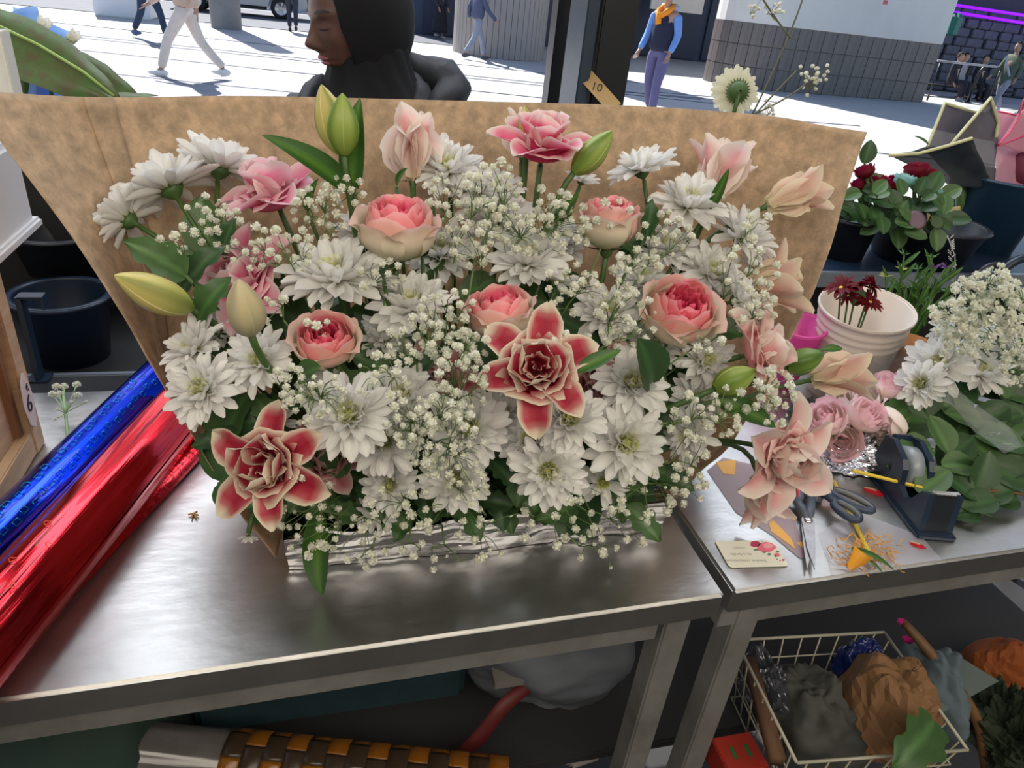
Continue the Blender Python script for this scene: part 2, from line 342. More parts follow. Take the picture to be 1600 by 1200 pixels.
# parked car
def car():
    w = G(440, 31, 0); t = thing('parked_car', (w.x - 1.3, w.y, 0), 'pale parked car with silver wheels at the top left of the street', 'car')
    x0 = w.x - 3.5; prof = [(0, .35), (.05, .75), (.25, .9), (1.0, 1.0), (1.7, 1.42), (3.0, 1.45), (3.9, 1.0), (4.3, .85), (4.35, .4), (3.95, .3), (3.85, .55), (3.5, .68), (3.15, .55), (3.05, .25), (1.3, .25), (1.2, .55), (.85, .68), (.5, .55), (.4, .3)]
    mb = MB(); n = len(prof); v = [(x0 + a, w.y, z) for a, z in prof] + [(x0 + a, w.y + 1.7, z) for a, z in prof]
    mb.add(v, [tuple(range(n)), tuple(range(2 * n - 1, n - 1, -1))] + [(i, i + n, (i + 1) % n + n, (i + 1) % n) for i in range(n)])
    link('body', mb.me(smooth=False), mat('car_paint', (0.45, 0.47, 0.48), 0.25, coat=0.5), t, Matrix.Identity(4))
    link('side_window', boxm((x0 + 2.4, w.y - 0.005, 1.2), (1.5, 0.03, 0.32), 0.01), mat('car_glass', (0.02, 0.03, 0.04), 0.08), t, Matrix.Identity(4))
    link('sill', boxm((x0 + 2.15, w.y - 0.01, 0.3), (1.8, 0.05, 0.1), 0.01), M_DARK, t, Matrix.Identity(4))
    for dx in (0.85, 3.5):
        for dy in (0.05, 1.65):
            mw = Matrix.Translation((x0 + dx, w.y + dy, 0.33)) @ Matrix.Rotation(R(90), 4, 'X')
            mb = MB(); lathe(mb, [(0.2, -.1), (0.31, -.1), (0.33, -.06), (0.33, .06), (0.31, .1), (0.2, .1)], 28); wh = link('wheel', mb.me(), M_DARK, t, mw)
            mb = MB(); lathe(mb, [(0.0, .06), (0.06, .06), (0.19, .09), (0.21, .1)], 20)
            for k in range(5): box(mb, (0.11, 0, 0.1), (0.16, 0.04, 0.03), Matrix.Rotation(k * R(72), 4, 'Z'))
            link('rim', mb.me(smooth=False), mat('alloy', (0.5, 0.5, 0.52), 0.3, 0.9), wh)
car()
# ------------------------------------------------------------------ people
def skin(edges_pts, edges, radii, sub=2, root=0):
    me = bpy.data.meshes.new('sk'); me.from_pydata([tuple(p) for p in edges_pts], edges, []); o = bpy.data.objects.new('sk', me); C.objects.link(o)
    o.modifiers.new('k', 'SKIN'); me.skin_vertices[0].data
    for i, r_ in enumerate(radii):
        d = me.skin_vertices[0].data[i]; d.radius = r_ if isinstance(r_, tuple) else (r_, r_); d.use_root = (i == root)
    m = o.modifiers.new('u', 'SUBSURF'); m.levels = sub; m.render_levels = sub
    bpy.context.view_layer.update()
    r_ = bpy.data.meshes.new_from_object(o.evaluated_get(bpy.context.evaluated_depsgraph_get())); bpy.data.objects.remove(o)
    r_.polygons.foreach_set('use_smooth', [True] * len(r_.polygons)); return r_
def head_point(th, ph):
    # th 0..pi from crown, ph angle around (0 = face, +x), returns local point of a head about 0.23 high
    x = math.sin(th) * math.cos(ph); y = math.sin(th) * math.sin(ph); z = math.cos(th)
    p = Vector((x * 0.094, y * 0.074, z * 0.118))
    if z < 0: p.y *= 1 - 0.28 * (-z) ** 1.2; p.x += 0.012 * (-z) * (1 if x > 0 else -1.2)
    if x < 0: p.x *= 1.12 if z > -0.2 else 1.0
    def g(y0, z0, sy, sz): return math.exp(-((p.y - y0) / sy) ** 2 - ((p.z - z0) / sz) ** 2)
    if x > 0:
        d = 0.021 * g(0, -0.03, 0.010, 0.014) + 0.012 * g(0, -0.012, 0.008, 0.02) + 0.006 * (g(0.012, -0.036, 0.006, 0.007) + g(-0.012, -0.036, 0.006, 0.007))
        d += 0.010 * g(0, -0.058, 0.02, 0.006) + 0.009 * g(0, -0.069, 0.018, 0.006) + 0.012 * g(0, -0.096, 0.02, 0.013) - 0.004 * g(0, -0.0635, 0.03, 0.002) - 0.004 * g(0, -0.08, 0.03, 0.005)
        d += -0.011 * (g(0.031, 0.006, 0.014, 0.010) + g(-0.031, 0.006, 0.014, 0.010)) + 0.007 * (g(0.031, 0.003, 0.010, 0.007) + g(-0.031, 0.003, 0.010, 0.007))
        d += 0.005 * (g(0.03, 0.024, 0.02, 0.007) + g(-0.03, 0.024, 0.02, 0.007)) + 0.004 * (g(0.045, -0.025, 0.018, 0.015) + g(-0.045, -0.025, 0.018, 0.015))
        p.x += d
    return p
def head_mesh(mb, mw, nu=20, nv=28):
    v, f, _ = gridm(lambda u, w: head_point(0.02 + u * (math.pi - 0.04), w * 2 * math.pi), nu, nv, wrap=True); mb.add(v, f, None, mw)
    for s in (-1, 1):   # ears
        e, ef, _ = gridm(lambda u, w: Vector((-0.01 + 0.016 * math.cos(w * 6.283) * math.sin(u * 3.14), s * (0.072 + 0.008 * math.cos(u * 3.14)), 0.0 + 0.028 * math.sin(w * 6.283) * math.sin(u * 3.14))), 5, 10, wrap=True); mb.add(e, ef, None, mw)
def hand_chain(pts, edges, rad, wi, w, d, curl=0.4, side=1):
    perp = Vector((0, 1, 0)) if abs(d.y) < 0.8 else Vector((1, 0, 0))
    def add(p, r_, par): pts.append(p); rad.append(r_); edges.append((par, len(pts) - 1)); return len(pts) - 1
    pm = add(w + d * 0.05, (0.018, 0.03), wi)
    for k, L in enumerate((0.065, 0.075, 0.07, 0.055)):
        q = w + d * 0.085 + perp * (k - 1.5) * 0.019; i = add(q, 0.009, pm); i = add(q + d * L * 0.5, 0.008, i); add(q + d * L + Vector((0.01, 0, 0)), 0.006, i)
    i = add(w + d * 0.03 + Vector((0.028, 0, 0)), 0.010, pm); add(w + d * 0.075 + Vector((0.045, 0, 0)), 0.008, i)
def person(base, heading, label, top, bottom, shoe, stride=0.25, skirt=None, coat=False, hair=(0.02, 0.015, 0.01), skincol=(0.4, 0.24, 0.17), H=1.72, extra=None, swing=0.15, sit=False, vest=None):
    s = H / 1.72; t = thing('person', (base[0], base[1], 0), label, 'person')
    Mw = Matrix.Translation((base[0], base[1], 0)) @ Matrix.Rotation(heading, 4, 'Z') @ Matrix.Scale(s, 4)
    V = Vector
    pel, ch, nk, hd = V((0, 0, .93)), V((0.01, 0, 1.28)), V((0, 0, 1.46)), V((0.02, 0, 1.6))
    if sit: 
        for q in (pel, ch, nk, hd): q.z -= 0.42
    J = {}
    for sd in (-1, 1):
        st_ = stride * sd
        hip = pel + V((0, .09 * sd, -.04))
        if sit: kn = hip + V((.42, .02 * sd, 0.02)); an = V((.45, .1 * sd, .09))
        else: kn = V((st_ * 0.62 + 0.05, .09 * sd, .49)); an = V((st_ * 1.15 - (0.06 if sd < 0 else 0), .085 * sd, .09 + (0.05 if st_ < 0 else 0)))
        sh = V((0, .17 * sd, nk.z - 0.06)); el = sh + V((-st_ * 0.5, .05 * sd, -.27)); wr = el + V((-st_ * 0.5 + swing, -.01 * sd, -.22))
        J[sd] = (hip, kn, an, sh, el, wr)
    pts = [pel, ch, nk, hd]; ed = [(0, 1), (1, 2), (2, 3)]; rad = [(.12, .15), (.11, .14), .05, .055]
    for sd in (-1, 1):
        hip, kn, an, sh, el, wr = J[sd]; k = len(pts)
        pts += [hip, kn, an, an + V((.12, 0, -.045))]; rad += [.08, .052, .035, .03]; ed += [(0, k), (k, k + 1), (k + 1, k + 2), (k + 2, k + 3)]
        k = len(pts); pts += [sh, el, wr]; rad += [.05, .038, .024]; ed += [(1, k), (k, k + 1), (k + 1, k + 2)]
        hand_chain(pts, ed, rad, k + 2, wr, (wr - el).normalized())
    me = skin(pts, ed, rad, 1); mb = MB(); mb.add([v.co for v in me.vertices], [tuple(p.vertices) for p in me.polygons])
    head_mesh(mb, Matrix.Translation(hd + V((0.01, 0, 0.04))), 14, 20)
    link('body', mb.me(), mat('skin%.2f' % skincol[0], skincol, 0.5), t, Mw)
    mc = lambda c: mat('cloth_%.2f_%.2f_%.2f' % c, c, 0.85, noise_amt=0.15, nscale=15, bump=0.3, bscale=12)
    # trousers or skirt
    if skirt:
        v, f, _ = gridm(lambda u, w: V(((.13 + .13 * u) * math.cos(w * 6.283) * (1 + 0.06 * math.sin(w * 50)), (.17 + .1 * u) * math.sin(w * 6.283), 1.0 - u * .82)), 8, 28, wrap=True); mb = MB(); mb.add(v, f); solid(link('skirt', mb.me(), mc(bottom), t, Mw), .01)
    else:
        pp = [pel + V((0, 0, .06)), pel]; ee = [(0, 1)]; rr = [(.135, .165), (.145, .17)]
        for sd in (-1, 1):
            hip, kn, an = J[sd][:3]; k = len(pp); m1 = hip.lerp(kn, .5); m2 = kn.lerp(an, .55)
            pp += [hip, m1, kn, m2, an + V((0, 0, .02))]; rr += [.105, .09, .07, .065, .058]; ee += [(1, k)] + [(k + i, k + i + 1) for i in range(4)]
        link('trousers', skin(pp, ee, rr, 2), mc(bottom), t, Mw)
    pp = [pel + V((0, 0, -.26 if coat else -.06)), pel + V((0, 0, .12)), ch, nk + V((0, 0, -.03))]; ee = [(0, 1), (1, 2), (2, 3)]; rr = [(.17, .2), (.155, .185), (.15, .185), (.075, .08)]
    jm = MB()
    for sd in (-1, 1):
        hip, kn, an, sh, el, wr = J[sd]; k = len(pp)
        if vest is None:
            pp += [sh, el, wr]; rr += [.075, .06, .045]; ee += [(2, k), (k, k + 1), (k + 1, k + 2)]
        else:
            link('sleeve', skin([sh, el, wr], [(0, 1), (1, 2)], [.07, .058, .042], 2), mc(top), t, Mw)
    link('vest' if vest else 'jacket', skin(pp, ee, rr, 2), mc(vest or top), t, Mw)
    for sd in (-1, 1):
        an = J[sd][2]; v, f, _ = gridm(lambda u, w: an + V((.05 + .14 * math.cos(w * 6.283) * math.sin(u * 3.14), .045 * math.sin(w * 6.283) * math.sin(u * 3.14), -.04 + .05 * math.cos(u * 3.14) * (1 - 0.3 * math.cos(w * 6.28)))), 6, 12, wrap=True); mb = MB(); mb.add(v, f); link('shoe', mb.me(), mc(shoe), t, Mw)
    v, f, _ = gridm(lambda u, w: hd + V((-.005, 0, .05)) + (head_point(0.02 + u * 1.75 * (1 if math.cos(w * 6.283) < 0.3 else 0.55), w * 6.283)) * 1.12, 8, 20, wrap=True); mb = MB(); mb.add(v, f); link('hair', mb.me(), mc(hair), t, Mw)
    if extra: extra(t, Mw, J, mc)
    return t
HW = R(180)
person(G(238, 62, 0), R(-35), 'person walking in dark jeans with a blue-sleeved top, far left of the street', (0.35, 0.45, 0.7), (0.03, 0.05, 0.1), (0.1, 0.15, 0.3), 0.25)
def bag(t, Mw, J, mc):
    link('shoulder_bag', boxm((0.0, -.26, .98), (.3, .12, .32), .04), mc((0.25, 0.16, 0.12)), t, Mw)
person((lambda g: (g.x, g.y))(G(300, 122, 0)), HW, 'person in pale beige trousers and white shoes striding left', (0.6, 0.45, 0.36), (0.75, 0.66, 0.6), (0.85, 0.85, 0.85), 0.33, extra=bag)
person(G(458, 50, 0), R(90), 'person in dark trousers standing in front of the car wheel', (0.05, 0.06, 0.1), (0.03, 0.035, 0.06), (0.02, 0.02, 0.03), 0.08)
person(G(686, 60, 0), R(-60), 'person in a long black skirt behind the hijab wearer', (0.03, 0.03, 0.05), (0.015, 0.015, 0.025), (0.5, 0.5, 0.6), 0.02, skirt=True)
person(G(742, 93, 0), R(20), 'person in grey-blue trousers walking in front of the round column', (0.08, 0.1, 0.18), (0.3, 0.33, 0.42), (0.1, 0.1, 0.12), 0.26)
def scarf(t, Mw, J, mc):
    link('scarf', tubem([(0.1, -.07, 1.4), (0.12, 0, 1.36), (0.1, .07, 1.42), (-.04, .09, 1.48), (-.05, -.08, 1.48), (0.1, -.07, 1.42), (.15, -.02, 1.25)], .04), mc((0.9, 0.3, 0.02)), t, Mw)
    link('hood', tubem([(-.02, -.12, 1.46), (-.11, 0, 1.45), (-.02, .12, 1.46)], .05), mc((0.4, 0.42, 0.6)), t, Mw)
person((lambda g: (g.x, g.y))(G(1012, 186, 0)), R(215), 'person with blue sleeves, black padded vest and orange scarf, right of the posts', (0.16, 0.32, 0.75), (0.13, 0.12, 0.26), (0.05, 0.05, 0.06), 0.06, vest=(0.015, 0.018, 0.05), extra=scarf, H=1.86)
person(G(1136, 114, 0), R(15), 'person in black walking in the shade beside the pale building', (0.01, 0.012, 0.02), (0.02, 0.025, 0.05), (0.02, 0.02, 0.02), 0.35)
def strap(t, Mw, J, mc):
    link('shoulder_strap', tubem([(.17, -.12, 1.4), (.2, 0, 1.2), (.17, .16, .95)], .03), mc((0.5, 0.5, 0.6)), t, Mw)
person((17.75, 16.6), R(190), 'person in an olive padded coat with a pale strap at the right edge', (0.1, 0.13, 0.09), (0.3, 0.3, 0.36), (0.5, 0.5, 0.6), 0.2, coat=True, extra=strap, hair=(0.03, 0.02, 0.02))
person((20.8, 20.5), R(-95), 'hooded person in black sitting in front of the stone wall', (0.01, 0.012, 0.016), (0.02, 0.02, 0.03), (0.03, 0.03, 0.03), 0.05, sit=True, hair=(0.008, 0.01, 0.012))
person((20.1, 20.6), R(-80), 'person in a pale top sitting left of the hooded sitter', (0.35, 0.35, 0.4), (0.03, 0.03, 0.05), (0.03, 0.03, 0.03), 0.05, sit=True)
person((19.2, 19.9), R(-70), 'person in dark clothes sitting beside the bicycle hoops', (0.02, 0.02, 0.03), (0.02, 0.02, 0.03), (0.2, 0.25, 0.3), 0.05, sit=True)
for px, y in ((1541, 20.6), (1522, 20.6)):
    pass
b = Vector((20.6, 20.75, 0)); t = thing('bench', (b.x, 20.75, 0), 'dark low bench under the seated people at the stone wall', 'bench')
link('seat', boxm((b.x - 0.3, 20.75, .33), (4.5, .4, .06), .01), M_DARK, t, Matrix.Identity(4))
for k in (-1.8, 1.2): link('leg', boxm((b.x - .3 + k, 20.75, .15), (.08, .35, .3)), M_DARK, t, Matrix.Identity(4))

def hijab_woman():
    HP = P(554, 28, 1.75)        # head centre
    t = thing('person', (HP.x + 0.06, HP.y + 0.03, 0), 'woman in a black hijab and black hooded jacket looking down behind the paper', 'person')
    yaw = R(180 + 24); hm = Matrix.Translation(HP) @ Matrix.Rotation(yaw, 4, 'Z') @ Matrix.Rotation(R(14), 4, 'Y') @ Matrix.Scale(1.04, 4)
    V = Vector; nk = HP + V((0.035, 0.01, -.12))
    mb = MB(); head_mesh(mb, hm, 90, 120)
    pts = [V((nk.x + .02, nk.y, .8)), V((nk.x + .02, nk.y, 1.05)), nk, HP + V((.01, 0, -.04))]; ed = [(0, 1), (1, 2), (2, 3)]; rad = [(.13, .1), (.14, .1), .05, .05]
    for sd in (-1, 1):
        sh = V((nk.x + .02 + .15 * sd, nk.y + .02, nk.z - .09)); el = sh + V((.05 * sd, -.04, -.27)); wr = el + V((-.06 * sd, -.1, -.17)); k = len(pts)
        pts += [sh, el, wr]; rad += [.05, .04, .025]; ed += [(1, k), (k, k + 1), (k + 1, k + 2)]; hand_chain(pts, ed, rad, k + 2, wr, V((-.1 * sd, -.95, -.2)).normalized())
        k = len(pts); pts += [V((nk.x + .02 + .07 * sd, nk.y, .75)), V((nk.x + .02 + .09 * sd, nk.y - .01, .42)), V((nk.x + .02 + .09 * sd, nk.y, .09)), V((nk.x + .02 + .09 * sd, nk.y - .13, .05))]
        rad += [.08, .055, .038, .03]; ed += [(0, k), (k, k + 1), (k + 1, k + 2), (k + 2, k + 3)]
    me = skin(pts, ed, rad, 2); mb.add([v.co for v in me.vertices], [tuple(p.vertices) for p in me.polygons])
    link('body', mb.me(), mat('brown_skin', (0.11, 0.055, 0.045), 0.42, noise_amt=0.12, nscale=30, spec=0.5), t, Matrix.Identity(4))
    # lips, lashes, brows
    def patch(name, y0, z0, hw, hh, m, arch=0.0, off=0.0012, n=10):
        def fn(u, w):
            y = y0 + (w - .5) * 2 * hw; z = z0 + arch * (1 - (2 * w - 1) ** 2) + (u - .5) * 2 * hh * (1 - (2 * w - 1) ** 2) ** .5
            best = None
            th = math.acos(max(-1, min(1, z / .118))); ph = math.asin(max(-1, min(1, y / (.074 * (1 - .28 * max(0, -z / .118) ** 1.2) * max(.3, math.sin(th))))))
            q = head_point(th, ph); return q + V((off, 0, 0))
        v, f, _ = gridm(fn, 4, n); mb = MB(); mb.add(v, f, None, hm); link(name, mb.me(), m, t, Matrix.Identity(4))
    ML = mat('lips', (0.34, 0.13, 0.15), 0.35); MD = mat('lash', (0.008, 0.006, 0.006), 0.6)
    patch('lips', 0, -.0585, .021, .0045, ML, .0015); patch('lips', 0, -.0685, .018, .005, ML, -.001)
    for s in (-1, 1):
        patch('eyelash', s * .031, -.001, .014, .0014, MD, -.003, .002); patch('eyebrow', s * .032, .026, .017, .0028, MD, .004)
    # hijab: shell round the head with an oval face opening, then a draped cowl
    MH = mat('hijab_cloth', (0.002, 0.003, 0.006), 0.9, bump=0.25, bscale=40)
    def shell(u, w):                # u from the face opening to the back, w round the opening
        a = w * 2 * math.pi; e = R(50) + (0.30 if math.sin(a) < 0 else 0.02) * abs(math.sin(a))
        b = e + (math.pi - e) * u
        d = V((math.cos(b), math.sin(b) * math.cos(a), math.sin(b) * math.sin(a)))
        th = math.acos(max(-1, min(1, d.z))); ph = math.atan2(d.y, d.x)
        p = V((d.x * .094, d.y * .074, d.z * .118)); k = 1.06 + .12 * sstep(0, .25, u)
        if d.x < 0: p.x *= 1.2
        return V((p.x * k, p.y * k * 1.04, p.z * k)) * (1 + .02 * noise.noise(V((b * 3, a * 2, 1))))
    mb = MB(); v, f, _ = gridm(shell, 24, 48, wrap=True); mb.add(v, f, None, hm)
    base = nk + V((.01, .0, 0))
    def cowl(u, w):
        a = w * 2 * math.pi; z = base.z + .07 - u * .2; r_ = .08 + .02 * u + .085 * u ** 2.2
        fold = 1 + .06 * math.sin(a * 7 + u * 4) * u + .03 * math.sin(a * 13 - u * 9)
        lean = V((-.012 + .01 * u, 0, 0)); return V((base.x + lean.x + r_ * 1.05 * math.cos(a) * fold, base.y + r_ * .95 * math.sin(a) * fold, z))
    v, f, _ = gridm(cowl, 26, 56, wrap=True); mb.add(v, f)
    solid(link('hijab', mb.me(), MH, t, Matrix.Identity(4)), .004)
    MJ = mat('jacket_cloth', (0.004, 0.006, 0.011), 0.6, bump=0.5, bscale=18)
    bx, by, bz = nk.x + .02, nk.y + .03, nk.z
    pts = [V((bx, by, .78)), V((bx, by, 1.0)), V((bx, by, bz - .13)), V((bx, by + .02, bz - .07))]; ed = [(0, 1), (1, 2), (2, 3)]; rad = [(.2, .16), (.2, .15), (.17, .13), (.1, .09)]
    for sd in (-1, 1):
        k = len(pts); pts += [V((bx + .155 * sd, by, bz - .115)), V((bx + .215 * sd, by - .02, bz - .34)), V((bx + .16 * sd, by - .11, bz - .5))]; rad += [.085, .075, .06]; ed += [(2, k), (k, k + 1), (k + 1, k + 2)]
    jm = skin(pts, ed, rad, 3); crumple(jm, .014, 14); jk = link('jacket', jm, MJ, t, Matrix.Identity(4))
    # collar, bunched hood
    hd = MB(); HQ = lambda L_, n_=18: [spline([Vector(q_) for q_ in L_], k_ / n_) for k_ in range(n_ + 1)]; HR = lambda L_, n_=18: [spline([Vector((q_, 0, 0)) for q_ in L_], k_ / n_).x for k_ in range(n_ + 1)]; tube(hd, HQ([(bx - .11, by - .1, bz - .1), (bx - .07, by - .03, bz - .045), (bx + .04, by + .08, bz - .0), (bx + .12, by + .05, bz + .01), (bx + .17, by - .02, bz - .02), (bx + .13, by - .07, bz - .055), (bx + .05, by - .11, bz - .11)]), HR([.018, .035, .05, .056, .05, .032, .02]), 20)
    hm2 = hd.me(); crumple(hm2, .02, 22, 2); link('hood', hm2, MJ, t, Matrix.Identity(4))
    hd = MB(); tube(hd, HQ([(bx + .075, by + .0, bz - .0), (bx + .09, by - .06, bz - .03), (bx + .05, by - .115, bz - .09), (bx + .005, by - .14, bz - .16), (bx - .01, by - .15, bz - .26)]), HR([.02, .028, .028, .022, .02]), 14); hm2 = hd.me(); crumple(hm2, .01, 30, 4); link('collar', hm2, MJ, t, Matrix.Identity(4))
    hd = MB(); tube(hd, HQ([(bx - .11, by - .02, bz - .02), (bx - .15, by - .07, bz - .05), (bx - .155, by - .12, bz - .11), (bx - .12, by - .15, bz - .2)]), HR([.02, .034, .034, .03]), 14); hm2 = hd.me(); crumple(hm2, .012, 30, 5); link('collar', hm2, MJ, t, Matrix.Identity(4))
    hd = MB()
    for k in range(14): box(hd, (bx + .03 + .0032 * k, by - .178 + .002 * k, bz - .175 + .0065 * k), (.004, .003, .0032))
    link('zip', hd.me(smooth=False), mat('zip_metal', (.5, .45, .4), .3, .9), t, Matrix.Identity(4))
    # pale blue shirt seen below the hijab
    v, f, _ = gridm(lambda u, w: V((bx - .065 + .135 * w, by - .148 - .012 * math.sin(w * 3.14), bz - .13 - u * .2)), 6, 10); mb = MB(); mb.add(v, f); solid(link('shirt', mb.me(), mat('shirt_blue', (.25, .36, .62), .8), t, Matrix.Identity(4)), .004)
    v, f, _ = gridm(lambda u, w: V((bx + (.17 + .06 * u) * math.cos(w * 6.283) * (1 + .04 * math.sin(w * 60)), by - .0 + (.13 + .05 * u) * math.sin(w * 6.283), .92 - u * .82)), 8, 60, wrap=True); mb = MB(); mb.add(v, f); link('skirt', mb.me(), MJ, t, Matrix.Identity(4))
hijab_woman()
# price tag on the wide post
q = P(938, 143, 1.58); t = thing('price_tag', q, 'small kraft price tag reading 10 taped to the wide dark post', 'price tag')
mw = Matrix.Translation(q) @ frame(axis(0, .15, 1), 0); R2 = Matrix.Rotation(R(-52), 4, 'Z')
def facing(p, ax, up_deg):      # a card facing ax, turned by up_deg in its own plane
    z = Vector(ax).normalized(); x = (MX @ Vector((1, 0, 0))); x = (x - z * x.dot(z)).normalized(); y = z.cross(x)
    m = Matrix((x, y, z)).transposed().to_4x4(); return Matrix.Translation(p) @ m @ Matrix.Rotation(R(up_deg), 4, 'Z')
mw = facing(q, axis(0, .1, 1), -50)
link('card', boxm((0, 0, 0), (.1, .034, .0012)), mat('kraft_card', (.42, .28, .12), .8), t, mw)
link('numerals', text_mesh('10', .026), mat('ink', (.01, .01, .012), .6), t, mw @ Matrix.Translation((-.012, 0, .001)) @ Matrix.Rotation(R(35), 4, 'Z'))

# ------------------------------------------------------------------ the steel tables
def steel_table(name, quad, label, lip, legs, th=.04):
    c = sum((Vector((p[0], p[1], 0)) for p in quad), Vector((0, 0, 0))) / 4
    t = thing(name, (c.x, c.y, 0), label, 'table', 'steel work tables')
    v = [Vector((p[0], p[1], .9)) for p in quad]; lo = [Vector((p[0], p[1], .9 - th)) for p in quad]
    bm = bmesh.new(); bv = [bm.verts.new(p) for p in v + lo]
    for f in ((0, 1, 2, 3), (7, 6, 5, 4), (0, 4, 5, 1), (1, 5, 6, 2), (2, 6, 7, 3), (3, 7, 4, 0)): bm.faces.new([bv[i] for i in f])
    bmesh.ops.bevel(bm, geom=bm.edges[:], offset=.0035, segments=2, affect='EDGES'); bmesh.ops.recalc_face_normals(bm, faces=bm.faces[:])
    me = bpy.data.meshes.new('top'); bm.to_mesh(me); bm.free(); link('table_top', me, M_STEEL, t, Matrix.Identity(4))
    a, b = v[0], v[1]; d = (b - a).normalized(); n = Vector((-d.y, d.x, 0))
    q = [a + n * .012 + d * lip[0], b + n * .012 - d * lip[1], b + n * .04 - d * lip[1], a + n * .04 + d * lip[0]]
    mb = MB(); mb.add([(p.x, p.y, z) for z in (.9 - th, .9 - th - .036) for p in q], [(3, 2, 1, 0), (4, 5, 6, 7), (0, 1, 5, 4), (1, 2, 6, 5), (2, 3, 7, 6), (3, 0, 4, 7)]); link('apron', mb.me(smooth=False), M_STEELF, t, Matrix.Identity(4))
    a, b = v[3], v[2]; q = [a - n * .04, b - n * .04, b - n * .012, a - n * .012]
    mb = MB(); mb.add([(p.x, p.y, z) for z in (.9 - th, .9 - th - .036) for p in q], [(3, 2, 1, 0), (4, 5, 6, 7), (0, 1, 5, 4), (1, 2, 6, 5), (2, 3, 7, 6), (3, 0, 4, 7)]); link('apron', mb.me(smooth=False), M_STEELF, t, Matrix.Identity(4))
    for (x, y) in legs:
        link('leg', boxm((x, y, .43), (.038, .038, .86), .003), M_STEELF, t, Matrix.Identity(4))
    return t
T1 = steel_table('work_table', [(-.62, .508), (.469, .5395), (.469, 1.10), (-.62, 1.10)], 'stainless steel work table carrying the wrapped bouquet', (0, .075), [(.43, .578), (.43, 1.05), (-.55, .56), (-.55, 1.05)])
T2 = steel_table('work_table', [(.4835, .5425), (1.62, .575), (1.62, 1.10), (.48, 1.10)], 'stainless steel work table at right under scissors and tape dispenser', (.002, .03), [(.528, .572), (.53, 1.05), (1.56, .62), (1.56, 1.05)])
# lower shelf, near black to hold the shade under the tables
sh = link('under_shelf', boxm((.5, .83, .455), (1.9, .40, .02), .003), mat('shelf_shaded', (.02, .02, .022), .6)); tag(sh, 'dark shelf under both work tables', 'shelf')
# ------------------------------------------------------------------ display stand behind the table
M_RAIL = mat('rail_steel', (.33, .38, .46), .35, .6, noise_amt=.2, nscale=12)
t = thing('display_stand', (.5, 1.45, 0), 'dark display stand with pale metal rails behind the tables', 'display stand')
Lz = G(150, 590, .9)
link('shelf', boxm((-.5, 1.34, .868), (1.0, .36, .02), .003), M_DARK, t, Matrix.Identity(4))
link('rail', boxm((-.5, 1.155, .885), (1.0, .012, .034), .002), M_RAIL, t, Matrix.Identity(4))
link('shelf', boxm((1.55, 1.42, 1.052), (1.3, .42, .02), .003), M_NAVY, t, Matrix.Identity(4))
link('rail', boxm((1.5, 1.205, 1.06), (1.2, .012, .034), .002), M_RAIL, t, Matrix.Identity(4))
link('shelf', boxm((.7, 1.34, .72), (1.4, .36, .02), .003), M_DARK, t, Matrix.Identity(4))
for (x, y, h) in ((-.98, 1.47, .87), (-.02, 1.47, .87), (.92, 1.55, 1.05), (2.15, 1.55, 1.05), (-.98, 1.18, .87), (2.15, 1.24, 1.05), (.92, 1.24, 1.05)): link('upright', boxm((x, y, h / 2), (.03, .03, h), .002), M_DARK, t, Matrix.Identity(4))
link('back_panel', boxm((-.5, 1.50, .75), (1.1, .02, .9)), M_DARK, t, Matrix.Identity(4))
link('back_panel', boxm((1.25, 1.3, .9), (1.1, .02, .28)), M_DARK, t, Matrix.Identity(4))
def bucket(px, pyt, pyb, y, rpx, label, m, name='flower_bucket', taper=.78, lip=.006, cat='bucket', tilt=None, ribs=(), group=None):
    r_ = px2m(P(px, pyt, y), rpx); fr = P(px, pyt, y - r_ - lip); bot = P(px, pyb, y - r_ * taper); h = fr.z - bot.z; bz = bot.z; top = Vector((fr.x * y / (y - r_ - lip), y, fr.z))
    t = thing(name, (top.x, y, bz), label, cat, group)
    prof = [(.001, .004), (r_ * taper - .002, .004), (r_ - .004, h - .004), (r_ - .003, h), (r_ + lip, h), (r_ + lip, h - .008), (r_, h - .01)]
    for q in ribs: prof += [(r_ * (taper + (1 - taper) * (q + .012)), h * (q + .012)), (r_ * (taper + (1 - taper) * q) + .003, h * q), (r_ * (taper + (1 - taper) * (q - .012)), h * (q - .012))]
    prof += [(r_ * taper, 0), (.001, 0)]
    mw = Matrix.Translation((top.x, y, bz)) @ (tilt or Matrix.Identity(4))
    mb = MB(); lathe(mb, prof, 40); link('tub', mb.me(), m, t, mw)
    mb = MB(); pts = [((r_ + lip) * math.cos(g), (r_ + lip) * math.sin(g), h - .004) for g in [2 * math.pi * k / 36 for k in range(37)]]; tube(mb, pts, .0035, 6, False); link('rim', mb.me(), m, t, mw)
    return t, top, r_, h
bucket(100, 486, 588, 1.27, 66, 'dark blue bucket on the low shelf between crate and paper', M_NAVY)
bucket(95, 380, 440, 1.43, 66, 'black tub standing behind the dark blue bucket', M_BLACK)
bucket(1325, 350, 425, 1.36, 44, 'black bucket of roses half hidden by the right paper edge', M_BLACK)
RB = bucket(1443, 368, 424, 1.34, 82, 'wide black bowl of red roses on the rail shelf', M_BLACK, taper=.8)
BB = bucket(1562, 290, 408, 1.46, 72, 'tall blue bucket holding the black and pink wrapped bouquets', mat('blue_plastic', (.02, .06, .12), .3), taper=.72)
a = P(44, 462, 1.14); bracket = thing('metal_bracket', Vector((a.x, a.y, .9)), 'small bent metal bracket beside the wooden crate', 'bracket')
